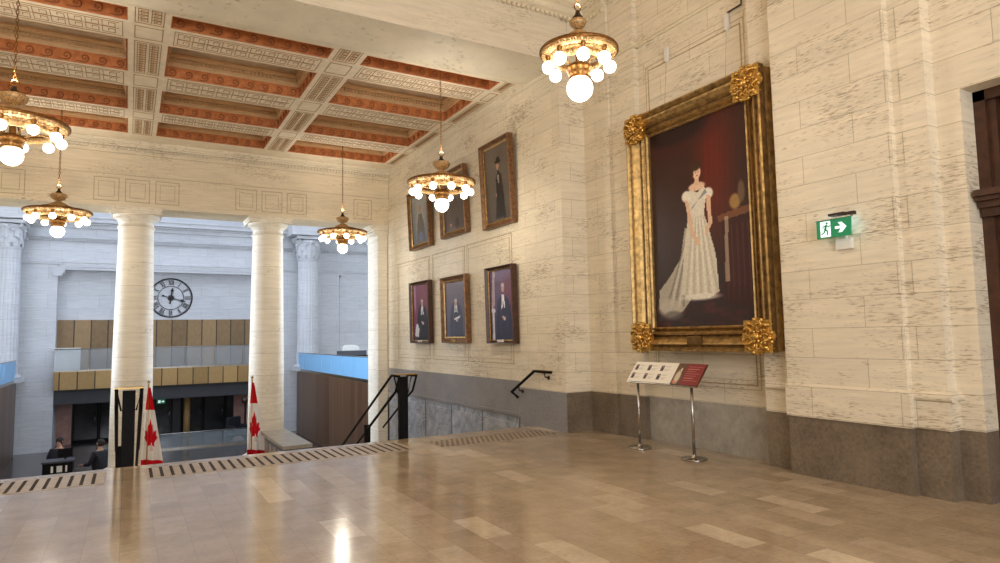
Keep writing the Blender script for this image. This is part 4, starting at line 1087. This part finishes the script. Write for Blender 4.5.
def skin_mesh(name, verts, edges, radii, mat, parent, root=0, sub=2):
    me = bpy.data.meshes.new(name); me.from_pydata(verts, edges, []); me.materials.append(mat)
    o = bpy.data.objects.new(name, me); COL.objects.link(o); o.parent = parent
    o.modifiers.new('skin', 'SKIN')
    sv = me.skin_vertices
    if not sv:
        bm = bmesh.new(); bm.from_mesh(me); bm.verts.layers.skin.verify(); bm.to_mesh(me); bm.free(); sv = me.skin_vertices
    for i, r in enumerate(radii):
        rr = r if isinstance(r, tuple) else (r, r); sv[0].data[i].radius = rr; sv[0].data[i].use_root = (i == root)
    s_ = o.modifiers.new('sub', 'SUBSURF'); s_.levels = sub; s_.render_levels = sub
    return o
def person(loc, yaw, label, lean=0.0, armf=.35):
    r = thing('person', label, 'person', loc, (0, 0, yaw))
    L = lean
    V = [(0, 0, .95), (0, L * .3, 1.15), (0, L * .7, 1.38), (0, L, 1.47), (0, L * 1.1, 1.54), (0, L * 1.15 + .01, 1.62), (0, L * 1.15 + .01, 1.70)]
    E_ = [(0, 1), (1, 2), (2, 3), (3, 4), (4, 5), (5, 6)]; Rd = [(.14, .10), (.12, .09), (.14, .09), (.07, .06), (.052, .055), (.072, .09), (.06, .07)]
    def add(p, frm, rd): V.append(p); E_.append((frm, len(V) - 1)); Rd.append(rd); return len(V) - 1
    for s_ in (-1, 1):
        sh = add((s_ * .18, L * .7, 1.41), 2, .06); el = add((s_ * .25, L * .7 + .08, 1.14), sh, .045); wrs = add((s_ * .17, L * .7 + armf, 1.10), el, .03); hnd = add((s_ * .15, L * .7 + armf + .08, 1.09), wrs, (.038, .022))
        for k in range(4): f1 = add((s_ * (.115 + .022 * k), L * .7 + armf + .13, 1.085), hnd, .009); add((s_ * (.115 + .022 * k), L * .7 + armf + .16 + .008 * (k % 2), 1.065), f1, .008)
        add((s_ * .10, L * .7 + armf + .09, 1.08), wrs, .011)
        hp = add((s_ * .09, 0, .88), 0, .09); kn = add((s_ * .10, .01, .50), hp, .065); an = add((s_ * .10, -.01, .09), kn, .04); add((s_ * .11, .14, .04), an, .035)
    skin_mesh('body', V, E_, Rd, M['skin'], r)
    V = [(0, 0, .86), (0, L * .3, 1.15), (0, L * .7, 1.38), (0, L * .9, 1.46)]; E_ = [(0, 1), (1, 2), (2, 3)]; Rd = [(.23, .19), (.21, .18), (.23, .18), (.09, .09)]
    for s_ in (-1, 1): sh = add((s_ * .19, L * .7, 1.405), 2, .085); el = add((s_ * .25, L * .7 + .08, 1.14), sh, .065); add((s_ * .175, L * .7 + armf - .02, 1.10), el, .048)
    skin_mesh('jacket', V, E_, Rd, M['black_cloth'], r)
    V = [(0, 0, .92)]; E_ = []; Rd = [(.17, .13)]
    for s_ in (-1, 1): hp = add((s_ * .09, 0, .86), 0, .105); kn = add((s_ * .10, .01, .50), hp, .08); add((s_ * .10, -.01, .1), kn, .06)
    skin_mesh('trousers', V, E_, Rd, M['black_cloth'], r)
    hy = L * 1.15 + .01; t = MB(); t.lathe([(.05, -.10), (.078, -.08), (.090, -.03), (.093, .01), (.086, .05), (.05, .088), (.001, .098)], 18, (0, hy - .028, 1.678), sy=1.10); t.build('hair', M['hair'], r)
    t = MB(); t.sphere((0, hy + .10, 1.65), .014, 8, 6, 1.4); t.build('nose', M['skin'], r)
    for s_ in (-1, 1):
        t = MB(); t.sphere((s_ * .03, hy + .082, 1.672), .010, 8, 6); t.build('eye', M['black'], r)
        t = MB(); t.sphere((s_ * .078, hy, 1.655), .02, 8, 6, 1.5); t.build('ear', M['skin'], r)
    t = MB(); t.box(-.022, .022, hy + .086, hy + .092, 1.612, 1.618); t.build('mouth', M['terracotta_dark'], r)
person((-.60, 21.15, -2.8), .9, 'person in a dark jacket standing right of the reception desk, turned away')
person((-1.60, 22.25, -2.8), PI - .3, 'person in dark clothes behind the reception desk, facing the room', .02, .25)

# slim dark standing lamps by the pink marble at the right of the doors
def stand_lamp(x_, y_, lab):
    r = thing('floor_lamp', lab, 'lamp', (x_, y_, -2.8), group='dark standing lamps by the hall doors')
    t = MB(); t.lathe([(.001, 0), (.15, 0), (.15, .03), (.02, .06)], 16); t.build('base', M['black'], r)
    t = MB(); t.tube([(0, 0, .05), (0, 0, 1.5)], .04, 8); t.build('pole', M['black'], r)
    t = MB(); t.lathe([(.05, 1.48), (.16, 1.52), (.16, 1.75), (.001, 1.75)], 16); t.build('lamp_shade', M['wood_dark'], r)
stand_lamp(4.75, 32.2, 'dark standing lamp in front of the pink marble, left of the second flag')
lc = thing('lounge_chair', 'dark lounge chair on the hall floor beside the standing lamp', 'chair', (4.35, 31.6, -2.8), (0, 0, .5))
t = MB(); t.box(-.35, .35, -.35, .35, .15, .42); t.build('seat', M['black_cloth'], lc, bevel=.04); t = MB(); t.box(-.35, .35, .22, .4, .3, .95); t.build('backrest', M['black_cloth'], lc, bevel=.05)
for sx in (-1, 1): t = MB(); t.box(sx * .35 - .06, sx * .35 + .06, -.3, .35, .2, .6); t.build('armrest', M['black_cloth'], lc, bevel=.03)
sn = thing('exit_sign', 'small green exit sign over the dark glass doors of the hall', 'sign', (1.38, YA - .2, -1.28))
t = MB(); t.box(-.17, .17, -.02, .02, 0, .2); t.build('sign_panel', M['sign_green'], sn)
t = MB(); t.box(-.12, -.02, -.025, -.02, .04, .16); t.prism([(.02, .08), (.08, .08), (.08, .04), (.14, .1), (.08, .16), (.08, .12), (.02, .12)], 'y', -.025, -.02); t.build('arrow', M['sign_white'], sn)
wd = MB(); wd.lathe([(.001, 0), (.14, 0), (.14, 1.75), (.001, 1.75)], 20, (2.45, YA - .5, -2.8)); tag(wd.build('wooden_post', M['fascia']), 'round golden brown post in front of the dark hall doors', 'post')
